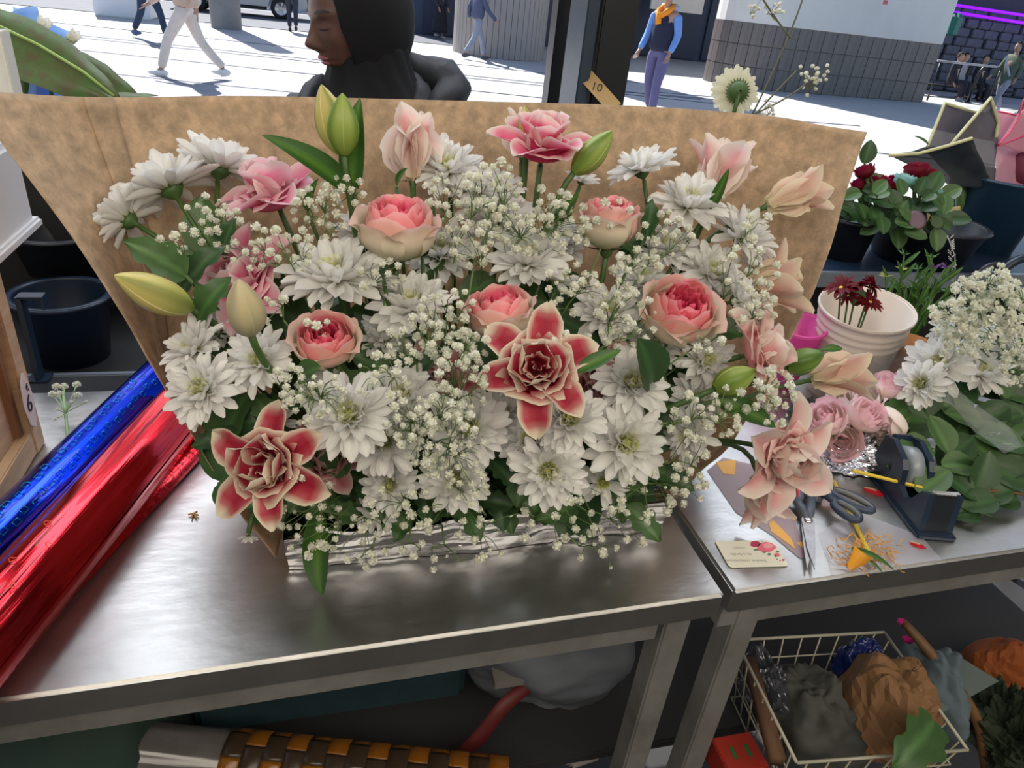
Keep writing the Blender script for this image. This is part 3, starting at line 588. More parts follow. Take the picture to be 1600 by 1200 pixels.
mb = MB(); box(mb, (a.x + .004, a.y, a.z), (.034, .02, .003)); box(mb, (a.x + .02, a.y, a.z - .01), (.003, .02, .02)); box(mb, (a.x - .012, a.y, (a.z + .9) / 2), (.008, .02, a.z - .9)); link('plate', mb.me(smooth=False), M_NAVY, bracket, Matrix.Identity(4)); link('foot', boxm((a.x - .012, a.y, .903), (.03, .03, .004)), M_NAVY, bracket, Matrix.Identity(4))
for k, (px, py, rr) in enumerate([(1535, 415, 40), (1590, 420, 50)]):
    q = P(px, py + 45, 1.18); rm = px2m(q, rr * 1.0); tt = thing('curved_handle', q, ['dark curved bucket handle on the rail shelf', 'grey curved bucket handle at the right edge'][k], 'handle')
    link('arch', tubem([q + Vector((rm * math.cos(g), .02 * k, rm * 1.2 * math.sin(g))) for g in [math.pi * i / 16 for i in range(17)]], .008 + .002 * k), [M_BLACK, M_NAVY][k], tt, Matrix.Identity(4))
# ------------------------------------------------------------------ crate, lid, rolls on the left
M_WOOD = mat('pine', (.64, .42, .24), .6, noise_amt=.35, nscale=9, stretch=(1, 1, 6), bump=.2, bscale=30)
M_WOODG = mat('pine_groove', (.22, .1, .04), .7)
def crate():
    X = -.398; y1 = .955; y0 = .62; z1 = 1.215
    t = thing('wooden_crate', (X - .15, .8, .9), 'pine wooden crate at the left edge with a price tag', 'crate')
    I = Matrix.Identity(4)
    link('side_panel', boxm((X - .012, (y0 + y1) / 2, .9 + .157), (.012, y1 - y0, .315), .001), M_WOOD, t, I)
    link('corner_post', boxm((X - .002, y1 - .016, 1.058), (.024, .03, .315), .002), M_WOOD, t, I)
    link('bottom_rail', boxm((X + .001, (y0 + y1) / 2 - .016, .92), (.016, y1 - y0 - .032, .036), .002), M_WOOD, t, I)
    link('groove_strip', boxm((X - .003, y1 - .045, 1.07), (.012, .012, .26), .001), M_WOODG, t, I)
    link('top_rail', boxm((X + .001, (y0 + y1) / 2 - .016, 1.2), (.016, y1 - y0 - .032, .03), .002), M_WOOD, t, I)
    link('back_panel', boxm((X - .15, y1 - .01, 1.058), (.3, .012, .315), .001), M_WOOD, t, I)
    link('base_panel', boxm((X - .15, (y0 + y1) / 2, .908), (.28, y1 - y0 - .03, .012), .001), M_WOOD, t, I)
    # white lid on the crate
    t = thing('white_tray', (X - .1, .8, z1), 'white plastic tray lying on top of the wooden crate', 'tray')
    tr = MB(); x1 = -.325; zt = 1.225
    box(tr, (x1 - .2, .77, zt + .05), (.4, .3, .1), None, None, .006); link('body', tr.me(smooth=False), M_WHITE, t, I)
    link('rim', boxm((x1 - .2, .77, zt + .006), (.412, .312, .012), .003), M_WHITE, t, I)
    # tag
    q = Vector((X + .014, .925, .985)); t = thing('price_tag', q, 'cream scalloped tag with a hand-written price on the wooden crate', 'price tag')
    n = 24; pv = [(.0155 * math.cos(g) * (1 + .06 * math.cos(6 * g)), .04 * math.sin(g) * (1 + .06 * math.cos(5 * g))) for g in [2 * math.pi * i / n for i in range(n)]]
    mb = MB(); mb.add([(0, a, b) for a, b in pv] + [(.001, a, b) for a, b in pv], [tuple(range(n))[::-1], tuple(range(n, 2 * n))] + [(i, (i + 1) % n, (i + 1) % n + n, i + n) for i in range(n)])
    link('card', mb.me(smooth=False), mat('cream_card', (.7, .6, .52), .8), t, Matrix.Translation(q))
    tw = Matrix(((0, 0, 1), (1, 0, 0), (0, 1, 0))).to_4x4()
    link('numerals', text_mesh('6', .034), mat('ink'), t, Matrix.Translation(q + Vector((.0015, -.001, -.004))) @ tw @ Matrix.Rotation(R(-8), 4, 'Z'))
    link('currency_sign', text_mesh('€', .014), mat('ink'), t, Matrix.Translation(q + Vector((.0015, .005, .018))) @ tw)
crate()
q = P(6, 110, .95); t = thing('plastic_upright', q, 'white plastic upright at the upper left edge', 'upright')
link('panel', boxm((q.x - .028, q.y, q.z + .006), (.07, .02, .07), .002), mat('white_old', (.6, .6, .56), .5), t, Matrix.Identity(4)); link('edge_strip', boxm((q.x + .009, q.y - .004, q.z + .006), (.004, .026, .07), .001), MATS['white_old'], t, Matrix.Identity(4))
link('foot', boxm((q.x - .04, q.y, q.z - .045), (.03, .02, .04), .001), MATS['white_old'], t, Matrix.Identity(4))
# foil film rolls
def foil_mat(name, c1, c2, sx):
    m = bpy.data.materials.new(name); m.use_nodes = True; n = m.node_tree.nodes; l = m.node_tree.links; b = n['Principled BSDF']
    tc = n.new('ShaderNodeTexCoord'); mp = n.new('ShaderNodeMapping'); mp.inputs['Scale'].default_value = sx; l.new(tc.outputs['Object'], mp.inputs[0])
    t = n.new('ShaderNodeTexNoise'); t.inputs['Scale'].default_value = 6; t.inputs['Detail'].default_value = 4; l.new(mp.outputs[0], t.inputs['Vector'])
    x = n.new('ShaderNodeMix'); x.data_type = 'RGBA'; x.inputs['A'].default_value = (*c1, 1); x.inputs['B'].default_value = (*c2, 1); l.new(t.outputs[0], x.inputs['Factor']); l.new(x.outputs['Result'], b.inputs['Base Color'])
    bp = n.new('ShaderNodeBump'); bp.inputs['Strength'].default_value = .5; bp.inputs['Distance'].default_value = .004; l.new(t.outputs[0], bp.inputs['Height']); l.new(bp.outputs[0], b.inputs['Normal'])
    b.inputs['Metallic'].default_value = .95; b.inputs['Roughness'].default_value = .2; b.inputs['Coat Weight'].default_value = .3; return m
M_BLUEF = foil_mat('blue_film', (0.0, 0.01, .55), (.0, .06, .75), (12, 12, 1)); M_REDF = foil_mat('red_film', (.5, .006, .012), (.75, .03, .05), (14, 14, .8))
def roll(a, b, r_, label, m, name, wrinkle=.0015):
    a = Vector(a); b = Vector(b); L = (b - a).length; mw = Matrix.Translation(a) @ (b - a).to_track_quat('Z', 'Y').to_matrix().to_4x4()
    t = thing(name, a, label, 'film roll')
    def fn(u, w):
        g = w * 2.04 * math.pi; rr = r_ * (1 + .03 * w) + wrinkle * noise.noise(Vector((math.cos(g) * 3.5, math.sin(g) * 3.5, u * 3)))
        return (rr * math.cos(g), rr * math.sin(g), u * L)
    v, f, _ = gridm(fn, 40, 64); mb = MB(); mb.add(v, f); link('film', mb.me(), m, t, mw)
    mb = MB(); lathe(mb, [(r_ * .45, -.004), (r_ * .52, -.004), (r_ * .52, L + .004), (r_ * .45, L + .004), (r_ * .45, -.004)], 24); link('core_tube', mb.me(), mat('cardboard', (.35, .24, .14), .8), t, mw)
    mb = MB(); lathe(mb, [(r_ * .5, 0.001), (r_ * .98, 0.001)], 32); lathe(mb, [(r_ * .5, L - .001), (r_ * .98, L - .001)], 32); link('end_layers', mb.me(), m, t, mw)
    return t, mw, L
tB, mB, LB = roll((-.255, 1.09, .932), (-.435, .43, .932), .030, 'metallic blue film roll lying on the table beside the crate', M_BLUEF, 'blue_film_roll')
tR, mR, LR = roll((-.195, 1.0, .941), (-.365, .40, .941), .039, 'metallic red film roll with hearts lying right of the blue roll', M_REDF, 'red_film_roll', .004)
gB = math.atan2(*[(mB.to_3x3().inverted() @ Vector((.25, -.45, 1)))[i] for i in (1, 0)]); gR = math.atan2(*[(mR.to_3x3().inverted() @ Vector((.1, -.4, 1)))[i] for i in (1, 0)])
mb = MB()
for k in range(34):      # printed squares along the blue film
    z = .06 + k * .018
    for g0 in (gB + .15, gB - .5):
        g = g0 + (k % 2) * .12; pts = [(.0318 * math.cos(g + du), .0318 * math.sin(g + du), z + dz) for du, dz in ((0, 0), (.2, 0), (.2, .009), (0, .009), (0, 0))]; tube(mb, pts, .0005, 4)
link('printed_squares', mb.me(), mat('cyan_print', (.02, .45, .8), .25, .8), tB, mB)['kind'] = 'stuff'
hearts = MB()
for k in range(12):
    z = LR - .28 + k * .028; g = gR + [.25, -.2][k % 2] ; pts = []
    for i in range(15):
        s = 2 * math.pi * i / 14; hx = 16 * math.sin(s) ** 3; hy = 13 * math.cos(s) - 5 * math.cos(2 * s) - 2 * math.cos(3 * s) - math.cos(4 * s)
        a_ = g + hx * .0058; pts.append((.0425 * math.cos(a_), .0425 * math.sin(a_), z - hy * .00024))
    tube(hearts, pts, .0005, 4)
link('printed_hearts', hearts.me(), mat('heart_print', (1, .12, .08), .3, .3), tR, mR)['kind'] = 'stuff'
def sheet_flap():
    a = G(318, 690, .9); b = G(40, 1090, .9)
    v = []; 
    v, f, _ = gridm(lambda u, w: Vector((-.15 - .163 * w - .035 * u * (1), 0, .901)) + Vector((0, .95 - .42 * w, .004 + .012 * math.sin(u * 3.14))), 6, 20)
    mb = MB(); mb.add(v, f); solid(link('loose_flap', mb.me(), M_REDF, tR, Matrix.Identity(4)), .0006)
sheet_flap()
# ------------------------------------------------------------------ kraft paper fan
def paper():
    V = Vector
    cols = [
        [V((-.065, .672, .903)), P(345, 762, .668), P(160, 440, .745), P(-60, 140, .80)],
        [V((-.045, .80, .903)), P(300, 640, .84), P(240, 400, .87), P(150, 152, .90)],
        [V((.02, .862, .903)), P(450, 640, .90), P(430, 400, .93), P(400, 150, .97)],
        [V((.15, .878, .903)), P(650, 640, .91), P(660, 400, .95), P(700, 157, 1.0)],
        [V((.30, .878, .903)), P(860, 640, .91), P(920, 400, .94), P(1000, 166, .98)],
        [V((.425, .855, .903)), P(1060, 640, .88), P(1140, 400, .91), P(1200, 181, .93)],
        [V((.462, .79, .903)), P(1140, 640, .82), P(1240, 400, .86), P(1290, 197, .89)],
        [V((.428, .675, .903)), P(1165, 665, .75), P(1272, 452, .80), P(1357, 207, .86)]]
    def fn(u, w):
        c = [spline([cc_[i] for cc_ in cols], w) for i in range(4)]
        p = spline(c, u)
        q = p * 5; n1 = noise.noise(q); n2 = abs(noise.noise(p * 14 + V((3, 1, 0))))
        e = min(u * 6, 1) * (1 if u < .98 else .6)
        p.y += (n1 * .010 + n2 * .010) * e * (1 - .5 * u); 
        if u < .06: p.z = max(p.z, .9015)
        return p
    v, f, _ = gridm(fn, 70, 150); mb = MB(); mb.add(v, f)
    t = thing('kraft_wrap', (.2, .8, .9), 'sheet of brown kraft paper fanned out behind the whole bouquet', 'wrapping paper')
    solid(link('paper_sheet', mb.me(), M_KRAFT, t, Matrix.Identity(4)), .0006)
    # folded creases: two narrow overlapping folds at the left and one at lower right
    for (w0, w1, lo, hi) in ((.105, .135, .3, 1.0), (.9, .96, 0.02, .3)):
        v, f, _ = gridm(lambda u, w: fn(lo + (hi - lo) * u, w0 + (w1 - w0) * w + .025 * u) + V((0, -.0035, 0)), 30, 5); mb = MB(); mb.add(v, f); solid(link('fold', mb.me(), M_KRAFT, t, Matrix.Identity(4)), .0006)
paper()
# foil tray with foam
def tray():
    t = thing('foil_tray', (.2, .755, .9), 'long tray wrapped in silver foil holding the bouquet', 'tray')
    x0, x1, y0, y1 = -.045, .432, .654, .85
    def ring(u, w):   # w round, u up: outer wall then fold over the rim
        per = [(x0, y0), (x1, y0 + .012), (x1 + .005, y1), (x0 - .005, y1)]
        k = w * 4; i = int(k) % 4; s = k - int(k); a = per[i]; b = per[(i + 1) % 4]; x = a[0] + (b[0] - a[0]) * s; y = a[1] + (b[1] - a[1]) * s
        cx, cy = (x0 + x1) / 2, (y0 + y1) / 2
        if u < .5: z = .901 + .052 * u * 2; out = .004 + .008 * u
        else: z = .953 - .02 * (u - .5); out = .008 - .05 * (u - .5)
        dx = x - cx; dy = y - cy; ex = 1 + out / abs((x1 - x0) / 2) * 1; ey = 1 + out / ((y1 - y0) / 2)
        p = Vector((cx + dx * ex, cy + dy * ey, z)); n = noise.noise(p * 30) * .005 + noise.noise(Vector((p.x * 9, p.y * 9, p.z * 90))) * .005
        p += Vector((0, n, abs(n) * .6 if u > .1 else 0)); return p
    v, f, _ = gridm(ring, 26, 320, wrap=True); mb = MB(); mb.add(v, f); link('foil_wall', mb.me(smooth=False), M_FOIL, t, Matrix.Identity(4))
    v, f, _ = gridm(lambda u, w: Vector((-.03 + .44 * w, .662 + .16 * u, .945 + .012 * noise.noise(Vector((w * 30, u * 9, 0))) + .02 * noise.noise(Vector((w * 12, u * 5, 3))))), 20, 70); mb = MB(); mb.add(v, f); link('foil_inner', mb.me(smooth=False), M_FOIL, t, Matrix.Identity(4))
    link('foam_block', boxm((.19, .775, .935), (.4, .13, .05), .005), mat('foam', (.03, .07, .03), .9, bump=.5, bscale=200), t, Matrix.Identity(4))
tray()
# ------------------------------------------------------------------ label maker
LM = [('the largest pink rose', 620, 355), ('the lowest rose on the left', 508, 530), ('the half open middle rose', 785, 490), ('the full rose at right', 1062, 490), ('the pale upper right rose', 952, 350),
      ('the burgundy lily at the centre', 838, 578), ('the lower left burgundy lily', 428, 725), ('the magenta lily at the top', 845, 245), ('the upright pair of buds', 530, 190), ('the long yellow bud', 240, 455),
      ('the drooping lily at far right', 1205, 715), ('the cream lily against the right paper', 1245, 305), ('the pink lily at upper left', 435, 310), ('the closed pink lily at top', 645, 235),
      ('the striped lily at upper right', 1130, 260), ('the low right green bud', 1148, 592), ('the left end of the tray', 480, 880), ('the right end of the tray', 1010, 820), ('the middle of the tray', 740, 860)]
USED = set()
def dirword(dx, dy):
    a = math.degrees(math.atan2(-dy, dx)) % 360; return ['right of', 'up right of', 'above', 'up left of', 'left of', 'down left of', 'below', 'down right of'][int((a + 22.5) // 45) % 8]
def lab(base, px, py):
    r_ = sorted(LM, key=lambda m: math.hypot(m[1] - px, m[2] - py)); r_ = [m for m in r_ if math.hypot(m[1] - px, m[2] - py) > 12]
    for m in r_[:3]:
        d = math.hypot(m[1] - px, m[2] - py); s = '%s %s %s%s' % (base, 'just' if d < 75 else 'well' if d > 130 else '', dirword(px - m[1], py - m[2]), ' ' + m[0]); s = ' '.join(s.split())
        if s not in USED and len(s.split()) <= 16: USED.add(s); return s
    for m in r_[:4]:
        for m2 in r_[:6]:
            if m2 is m: continue
            s = '%s %s %s, %s %s' % (base, dirword(px - m[1], py - m[2]), m[0].replace('the ', ''), dirword(px - m2[1], py - m2[2]), m2[0].replace('the ', ''))
            if s not in USED and len(s.split()) <= 16: USED.add(s); return s
    return base + ' deep inside the bouquet'
# ------------------------------------------------------------------ petals and heads
def petal(L, Wd, bend0, bend1, cup, prof, colfn, nu=6, nv=4, ruffle=0.0, seed=0, twist=0.0, rib=0.0):
    """Petal growing along +X and curving towards +Z."""
    pos = []; x = z = 0.0; N_ = nu
    for i in range(N_ + 1):
        u = i / N_; pos.append((x, z)); a = bend0 + (bend1 - bend0) * u; x += L / N_ * math.cos(a); z += L / N_ * math.sin(a)
    def fn(u, w):
        i = round(u * N_); px_, pz_ = pos[i]; a = bend0 + (bend1 - bend0) * u; s = 2 * w - 1
        y = s * Wd / 2 * prof(u); n = cup * Wd * prof(u) * s * s + (ruffle * Wd * math.sin(u * 9 + seed + s * 3) * abs(s) ** 1.5 * sstep(.3, .8, u)) - rib * Wd * math.exp(-(s / .25) ** 2)
        yy = y + ruffle * Wd * .25 * math.sin(u * 23 + seed) * abs(s)
        return Vector((px_ - math.sin(a) * n, yy * math.cos(twist * u) - 0, pz_ + math.cos(a) * n + yy * math.sin(twist * u)))
    v, f, c = gridm(fn, nu, nv, lambda u, w: colfn(u, 2 * w - 1)); return mesh('petal', v, f, c)
WHT = (.86, .86, .84)
def chrys_col(u, s): return mix((.72, .74, .42), WHT, sstep(0, .28, u))
cprof = lambda u: 1.08 * (.35 + .65 * sstep(0, .45, u)) * (1 - max(0, (u - .78) / .22) ** 2.2 * .72)
CHR = {'out': [petal(1, .27, .08, b, .30, cprof, chrys_col, 6, 4, .04, k, rib=.05) for k, b in enumerate((.1, .35, -.25, .25))],
       'mid': [petal(.8, .26, .1, b, .45, cprof, chrys_col, 5, 4, .03, k, rib=.05) for k, b in enumerate((.7, .9, .5))],
       'inn': [petal(.5, .2, .1, 1.1, .6, cprof, lambda u, s: mix((.66, .7, .25), (.86, .86, .74), sstep(0, .6, u)), 4, 2, 0, k) for k in range(2)]}
def chrys_center(full):
    mb = MB(); m_ = petal(.26, .09, .3, 1.3, .5, lambda u: .8 + .2 * u - .4 * u ** 4, lambda u, s: mix((.4, .5, .05), (.82, .82, .42), u), 3, 2)
    vv = [v.co.copy() for v in m_.vertices]; ff = [tuple(p.vertices) for p in m_.polygons]; cc = [tuple(a.color)[:3] for a in m_.color_attributes['Col'].data]
    k = 0
    for (n, el, r0, s) in ((16, 25, .06, 1.2), (14, 45, .05, 1.0), (11, 62, .035, .85), (8, 76, .02, .75), (4, 86, .008, .7)):
        for i in range(n):
            k += 1; mw = Matrix.Rotation(2 * math.pi * (i + .37 * k) / n, 4, 'Z') @ Matrix.Translation((r0, 0, .02)) @ Matrix.Rotation(-R(el), 4, 'Y') @ Matrix.Scale(s * (.9 + .2 * rnd.random()), 4); mb.add(vv, ff, cc, mw)
    return mb.me()
CC = chrys_center(1)
def calyx_mesh():
    mb = MB(); lathe(mb, [(.02, -.3), (.05, -.22), (.16, -.14), (.24, -.04), (.22, .03)], 14)
    for k in range(10):
        a = 2 * math.pi * k / 10; mw = Matrix.Rotation(a, 4, 'Z'); mb.add([(.2, -.05, -.06), (.2, .05, -.06), (.34, 0, .05)], [(0, 1, 2)], None, mw)
    return mb.me()
CAL = calyx_mesh()
def base_pt(h): return Vector((.195 + (h.x - .25) * .42 + rnd.uniform(-.02, .02), .77 + rnd.uniform(-.04, .04), .935))
def stem(t, head, ax, base, r_=.0028, m=None, name='stem'):
    a = head; c = head - ax * max(.05, (head - base).length * .35); 
    return link(name, tubem(bez(a, c, base, 9), r_, 6), m or M_STEM, t, Matrix.Identity(4))
LEAFP = {}
def leafmesh(kind, k=0):
    key = (kind, k)
    if key in LEAFP: return LEAFP[key]
    dk = [(.035, .085, .03), (.05, .12, .035), (.075, .15, .05)][k % 3]; lt = tuple(min(1, c * 1.7) for c in dk)
    colf = lambda u, s: mix(lt, dk, sstep(.0, .22, abs(s))) if abs(s) < .5 else mix(dk, lt, .25 * abs(s))
    if kind == 'lance': m_ = petal(1, .2, .25, -.35, .28, lambda u: math.sin(math.pi * (.06 + .94 * u) ** .75) ** .8 + .02, lambda u, s: mix((.1, .24, .03), (.045, .13, .025), sstep(0, .3, abs(s))), 10, 4)
    elif kind == 'rose': m_ = petal(1, .72, .1, -.2, .18, lambda u: math.sin(math.pi * (.03 + .97 * u) ** .85) ** .7 + .01, colf, 8, 6, .03, k)
    else:  # lobed chrysanthemum leaf
        def pr(u): return (math.sin(math.pi * (.02 + .98 * u) ** .8) ** .7) * (.62 + .38 * abs(math.sin(u * math.pi * 3.2 + .3))) + .02
        m_ = petal(1, .6, .2, -.5, .2, pr, colf, 16, 6, .07, k)
    LEAFP[key] = m_; return m_
def leaf(t, at, direction, L, kind='rose', k=0, up=None, name='leaf'):
    d = Vector(direction).normalized(); z = Vector(up) if up else axis(0, .4, 1); z = (z - d * z.dot(d)).normalized(); y = z.cross(d)
    mw = Matrix((d, y, z)).transposed().to_4x4()
    return link(name, leafmesh(kind, k), M_LEAF, t, Matrix.Translation(at) @ mw @ Matrix.Scale(L, 4))
def yd(px, py): 
    return spline([Vector((y_, 0, 0)) for y_ in (.90, .86, .80, .73, .66, .615, .60, .615)], (py - 150) / 700).x + (abs(px - 760) / 600) ** 2 * .03
def chrys(px, py, rp, ax, dy=0.0, full=1.0, Y=None, group='white chrysanthemums in the bouquet', lb=None):
    y = Y or yd(px, py) + dy; h = P(px, py, y); r_ = px2m(h, rp); ax = axis(*ax); b = base_pt(h)
    t = thing('white_chrysanthemum', b, lb or lab('white chrysanthemum', px, py), 'flower', group)
    H = Matrix.Translation(h) @ frame(ax, rnd.random() * 6) @ Matrix.Scale(r_, 4)
    rings = [('out', int(15 * full), -4, .1), ('out', int(15 * full), 12, .09), ('mid', int(13 * full), 20, .08), ('mid', int(11 * full), 36, .07), ('inn', 9, 42, .05)] if full > .7 else [('out', 12, 5, .1), ('mid', 9, 25, .08)]
    k = 0
    for (kd, n, el, r0) in rings:
        for i in range(n):
            k += 1; ms = CHR[kd]; me = ms[rnd.randrange(len(ms))]
            mw = H @ Matrix.Rotation(2 * math.pi * (i + .5 * (k % 2) * .6 + rnd.uniform(-.2, .2)) / n, 4, 'Z') @ Matrix.Translation((r0, 0, .01)) @ Matrix.Rotation(-R(el + rnd.uniform(-9, 9)), 4, 'Y') @ Matrix.Rotation(rnd.uniform(-.35, .35), 4, 'X') @ Matrix.Scale(rnd.uniform(.85, 1.08), 4)
            link('petal', me, M_PETAL, t, mw)
    link('flower_centre', CC, M_PETAL, t, H @ Matrix.Translation((0, 0, .03)) @ Matrix.Scale(1.25, 4))
    link('calyx', CAL, M_LEAF if False else M_STEM, t, H)
    stem(t, h - ax * .26 * r_, ax, b)
    return t
# rose
def cup_petal(rs, h, half, flare, c0, c1, c2, ruf=0.0, seed=0, belly=1.0, rim=.86):
    def fn(u, w):
        s = 2 * w - 1; a = s * half * (.45 + .55 * sstep(0, .5, u)) * (1 - .25 * max(0, u - .75) / .25 * 1)
        top = 1 - .16 * s * s * (u ** 2); pr = math.sin(min(1, u / .62) * math.pi / 2) ** .7 * (1 - .10 * belly * max(0, (u - .62) / .38)) + flare * max(0, (u - .72) / .28) ** 1.6 * (1 + .3 * s * s)
        r_ = rs * pr * (1 + .05 * s * s) + ruf * .05 * math.sin(s * 6 + seed) * sstep(.5, 1, u)
        z = h * u * top - flare * .12 * max(0, (u - .8) / .2) ** 2 + ruf * .03 * math.sin(s * 9 + seed * 2) * u
        return (r_ * math.cos(a), r_ * math.sin(a), z)
    def cf(u, s): return mix(mix(c0, c1, sstep(.1, .75, u)), c2, sstep(rim, 1, u + .08 * (rim < .8) * abs(s)))
    v, f, c = gridm(fn, 9, 8, lambda u, w: cf(u, 2 * w - 1)); return mesh('petal', v, f, c)
CREAM = (.82, .72, .58); PEACH = (.86, .52, .44); SALM = (.92, .36, .38); HOT = (.92, .12, .24); RIMC = (.9, .6, .58)
RP = []
for k in range(5): RP.append((cup_petal(1.0, 1.45 - .06 * (k % 3), R(52), .26, (.7, .72, .5), CREAM, RIMC, .8, k, 1.6), 360 / 5 * k, 0, 1))
for k in range(5): RP.append((cup_petal(.9, 1.62, R(50), .10, CREAM, PEACH, RIMC, .6, k + 3, 2.0), 360 / 5 * k + 36, 0, 1))
for k in range(6): RP.append((cup_petal(.8, 1.68, R(44), .04, PEACH, SALM, (.92, .5, .5), .5, k + 5, 2.2), 60 * k + 10, 0, 1))
for k in range(6): RP.append((cup_petal(.69, 1.68, R(40), .0, SALM, (.88, .26, .3), (.92, .42, .45), .6, k, 2.2), 60 * k + 37, 0, 1))
for k in range(6): RP.append((cup_petal(.6, 1.64, R(42), .0, HOT, (.86, .2, .27), (.9, .3, .36), .8, k, 2), 60 * k + 5, 0, 1))
for k in range(6): RP.append((cup_petal(.47, 1.6, R(44), .0, HOT, HOT, (.9, .24, .33), 1.0, k, 1.5), 60 * k + 30, 0, 1))
for k in range(5): RP.append((cup_petal(.34, 1.54, R(50), .0, HOT, (.8, .09, .17), (.88, .2, .3), 1.1, k, 1), 72 * k + 12, 0, 1))
for k in range(4): RP.append((cup_petal(.22, 1.48, R(55), .0, HOT, (.75, .05, .12), (.85, .15, .25), 1.0, k, 1), 90 * k, 0, 1))
for k in range(3): RP.append((cup_petal(.11, 1.42, R(62), .0, HOT, (.7, .03, .1), (.8, .1, .2), .8, k, 1), 120 * k, 0, 1))
SEPAL = petal(.75, .2, .9, 1.5, .3, lambda u: (1 - u) ** .7 + .03, lambda u, s: (.14, .2, .07), 5, 2)
def rose(px, py, rp, ax, label, dy=0, seed=0, Y=None, pinker=0, zs=1.0, cat='flower', group=None, names='pink_rose', RPP=None, basep=None, st=True):
    y = Y or yd(px, py) + dy; h = P(px, py, y); r_ = px2m(h, rp); ax = axis(*ax); b = basep or (base_pt(h) if st else h - ax * r_ * .8)
    t = thing(names, b, label, cat, group); H = Matrix.Translation(h - ax * r_ * .85) @ frame(ax, seed * 1.3) @ Matrix.Scale(r_, 4)
    rr = random.Random(seed)
    for (me, ang, el, s) in (RPP or RP):
        link('petal', me, M_PETAL, t, H @ Matrix.Rotation(R(ang + rr.uniform(-9, 9)), 4, 'Z') @ Matrix.Rotation(R(rr.uniform(-4, 5)), 4, 'Y') @ Matrix.Diagonal((rr.uniform(.96, 1.04), rr.uniform(.96, 1.04), zs * rr.uniform(.97, 1.03), 1)))
    for k in range(5): link('sepal', SEPAL, M_BUD, t, H @ Matrix.Rotation(R(72 * k + 20), 4, 'Z') @ Matrix.Translation((.12, 0, 0)) @ Matrix.Rotation(R([55, 40, 60, 30, 50][k]), 4, 'Y'))
    mb = MB(); lathe(mb, [(.05, -.3), (.2, -.15), (.22, 0), (.15, .1)], 12); link('receptacle', mb.me(), M_STEM, t, H)
    if st: stem(t, h - ax * r_ * 1.0, ax, b, .0034)
    return t
# lily
lprof = lambda u: (.42 + .58 * sstep(0, .45, u)) * (1 - max(0, (u - .6) / .4) ** 2.2 * .92)
lprof2 = lambda u: (.5 + .5 * sstep(0, .45, u)) * (1 - max(0, (u - .7) / .3) ** 2.0 * .7)
def lcol(mode):
    ce, mi, ed, ba = {'deep': ((.38, .015, .04), (.52, .05, .085), (.84, .8, .62), (.5, .25, .2)), 'magenta': ((.72, .03, .16), (.85, .25, .36), (.88, .78, .74), (.6, .3, .3)), 'pink': ((.84, .17, .34), (.88, .45, .54), (.88, .72, .72), (.75, .55, .5)),
                      'pale': ((.84, .38, .4), (.86, .66, .6), (.88, .8, .73), (.74, .6, .45)), 'cream': ((.8, .45, .38), (.84, .62, .5), (.84, .74, .56), (.72, .66, .42)), 'dusty': ((.5, .1, .14), (.62, .3, .3), (.75, .58, .54), (.5, .3, .25))}[mode]
    def f(u, s):
        a = abs(s); c = mix(ce, mi, sstep(.08, .55, a)); c = mix(c, ed, sstep(.66, .97, a + .06 * math.sin(u * 13))); c = mix(c, ed, sstep(.76, .98, u)); return mix(ba, c, sstep(.0, .22, u))
    return f
LP_ = {}
def lset(mode):
    if mode in LP_: return LP_[mode]
    cf = lcol(mode)
    d = {'out': [petal(1.3, .66, .12, b, .24, lprof, cf, 11, 6, .06, k, rib=.06) for k, b in enumerate((-.75, -.5, -.95))],
         'half': [petal(1.18, .54, .2, b, .3, lprof, cf, 10, 6, .05, k, rib=.06) for k, b in enumerate((-.35, -.15, .1))],
         'inn': [petal(1.0, .8, .2, b, .35, lprof2, cf, 9, 6, .07, k, rib=.05) for k, b in enumerate((.1, .5, .9))],
         'core': [cup_petal(r_, .44 + .5 * (.55 - r_), R(68), .42, cf(.3, 0), cf(.4, .2), cf(.99, .99), .6, k, 1, .84) for k, r_ in enumerate((.5, .38, .27, .16, .07))]}
    LP_[mode] = d; return d
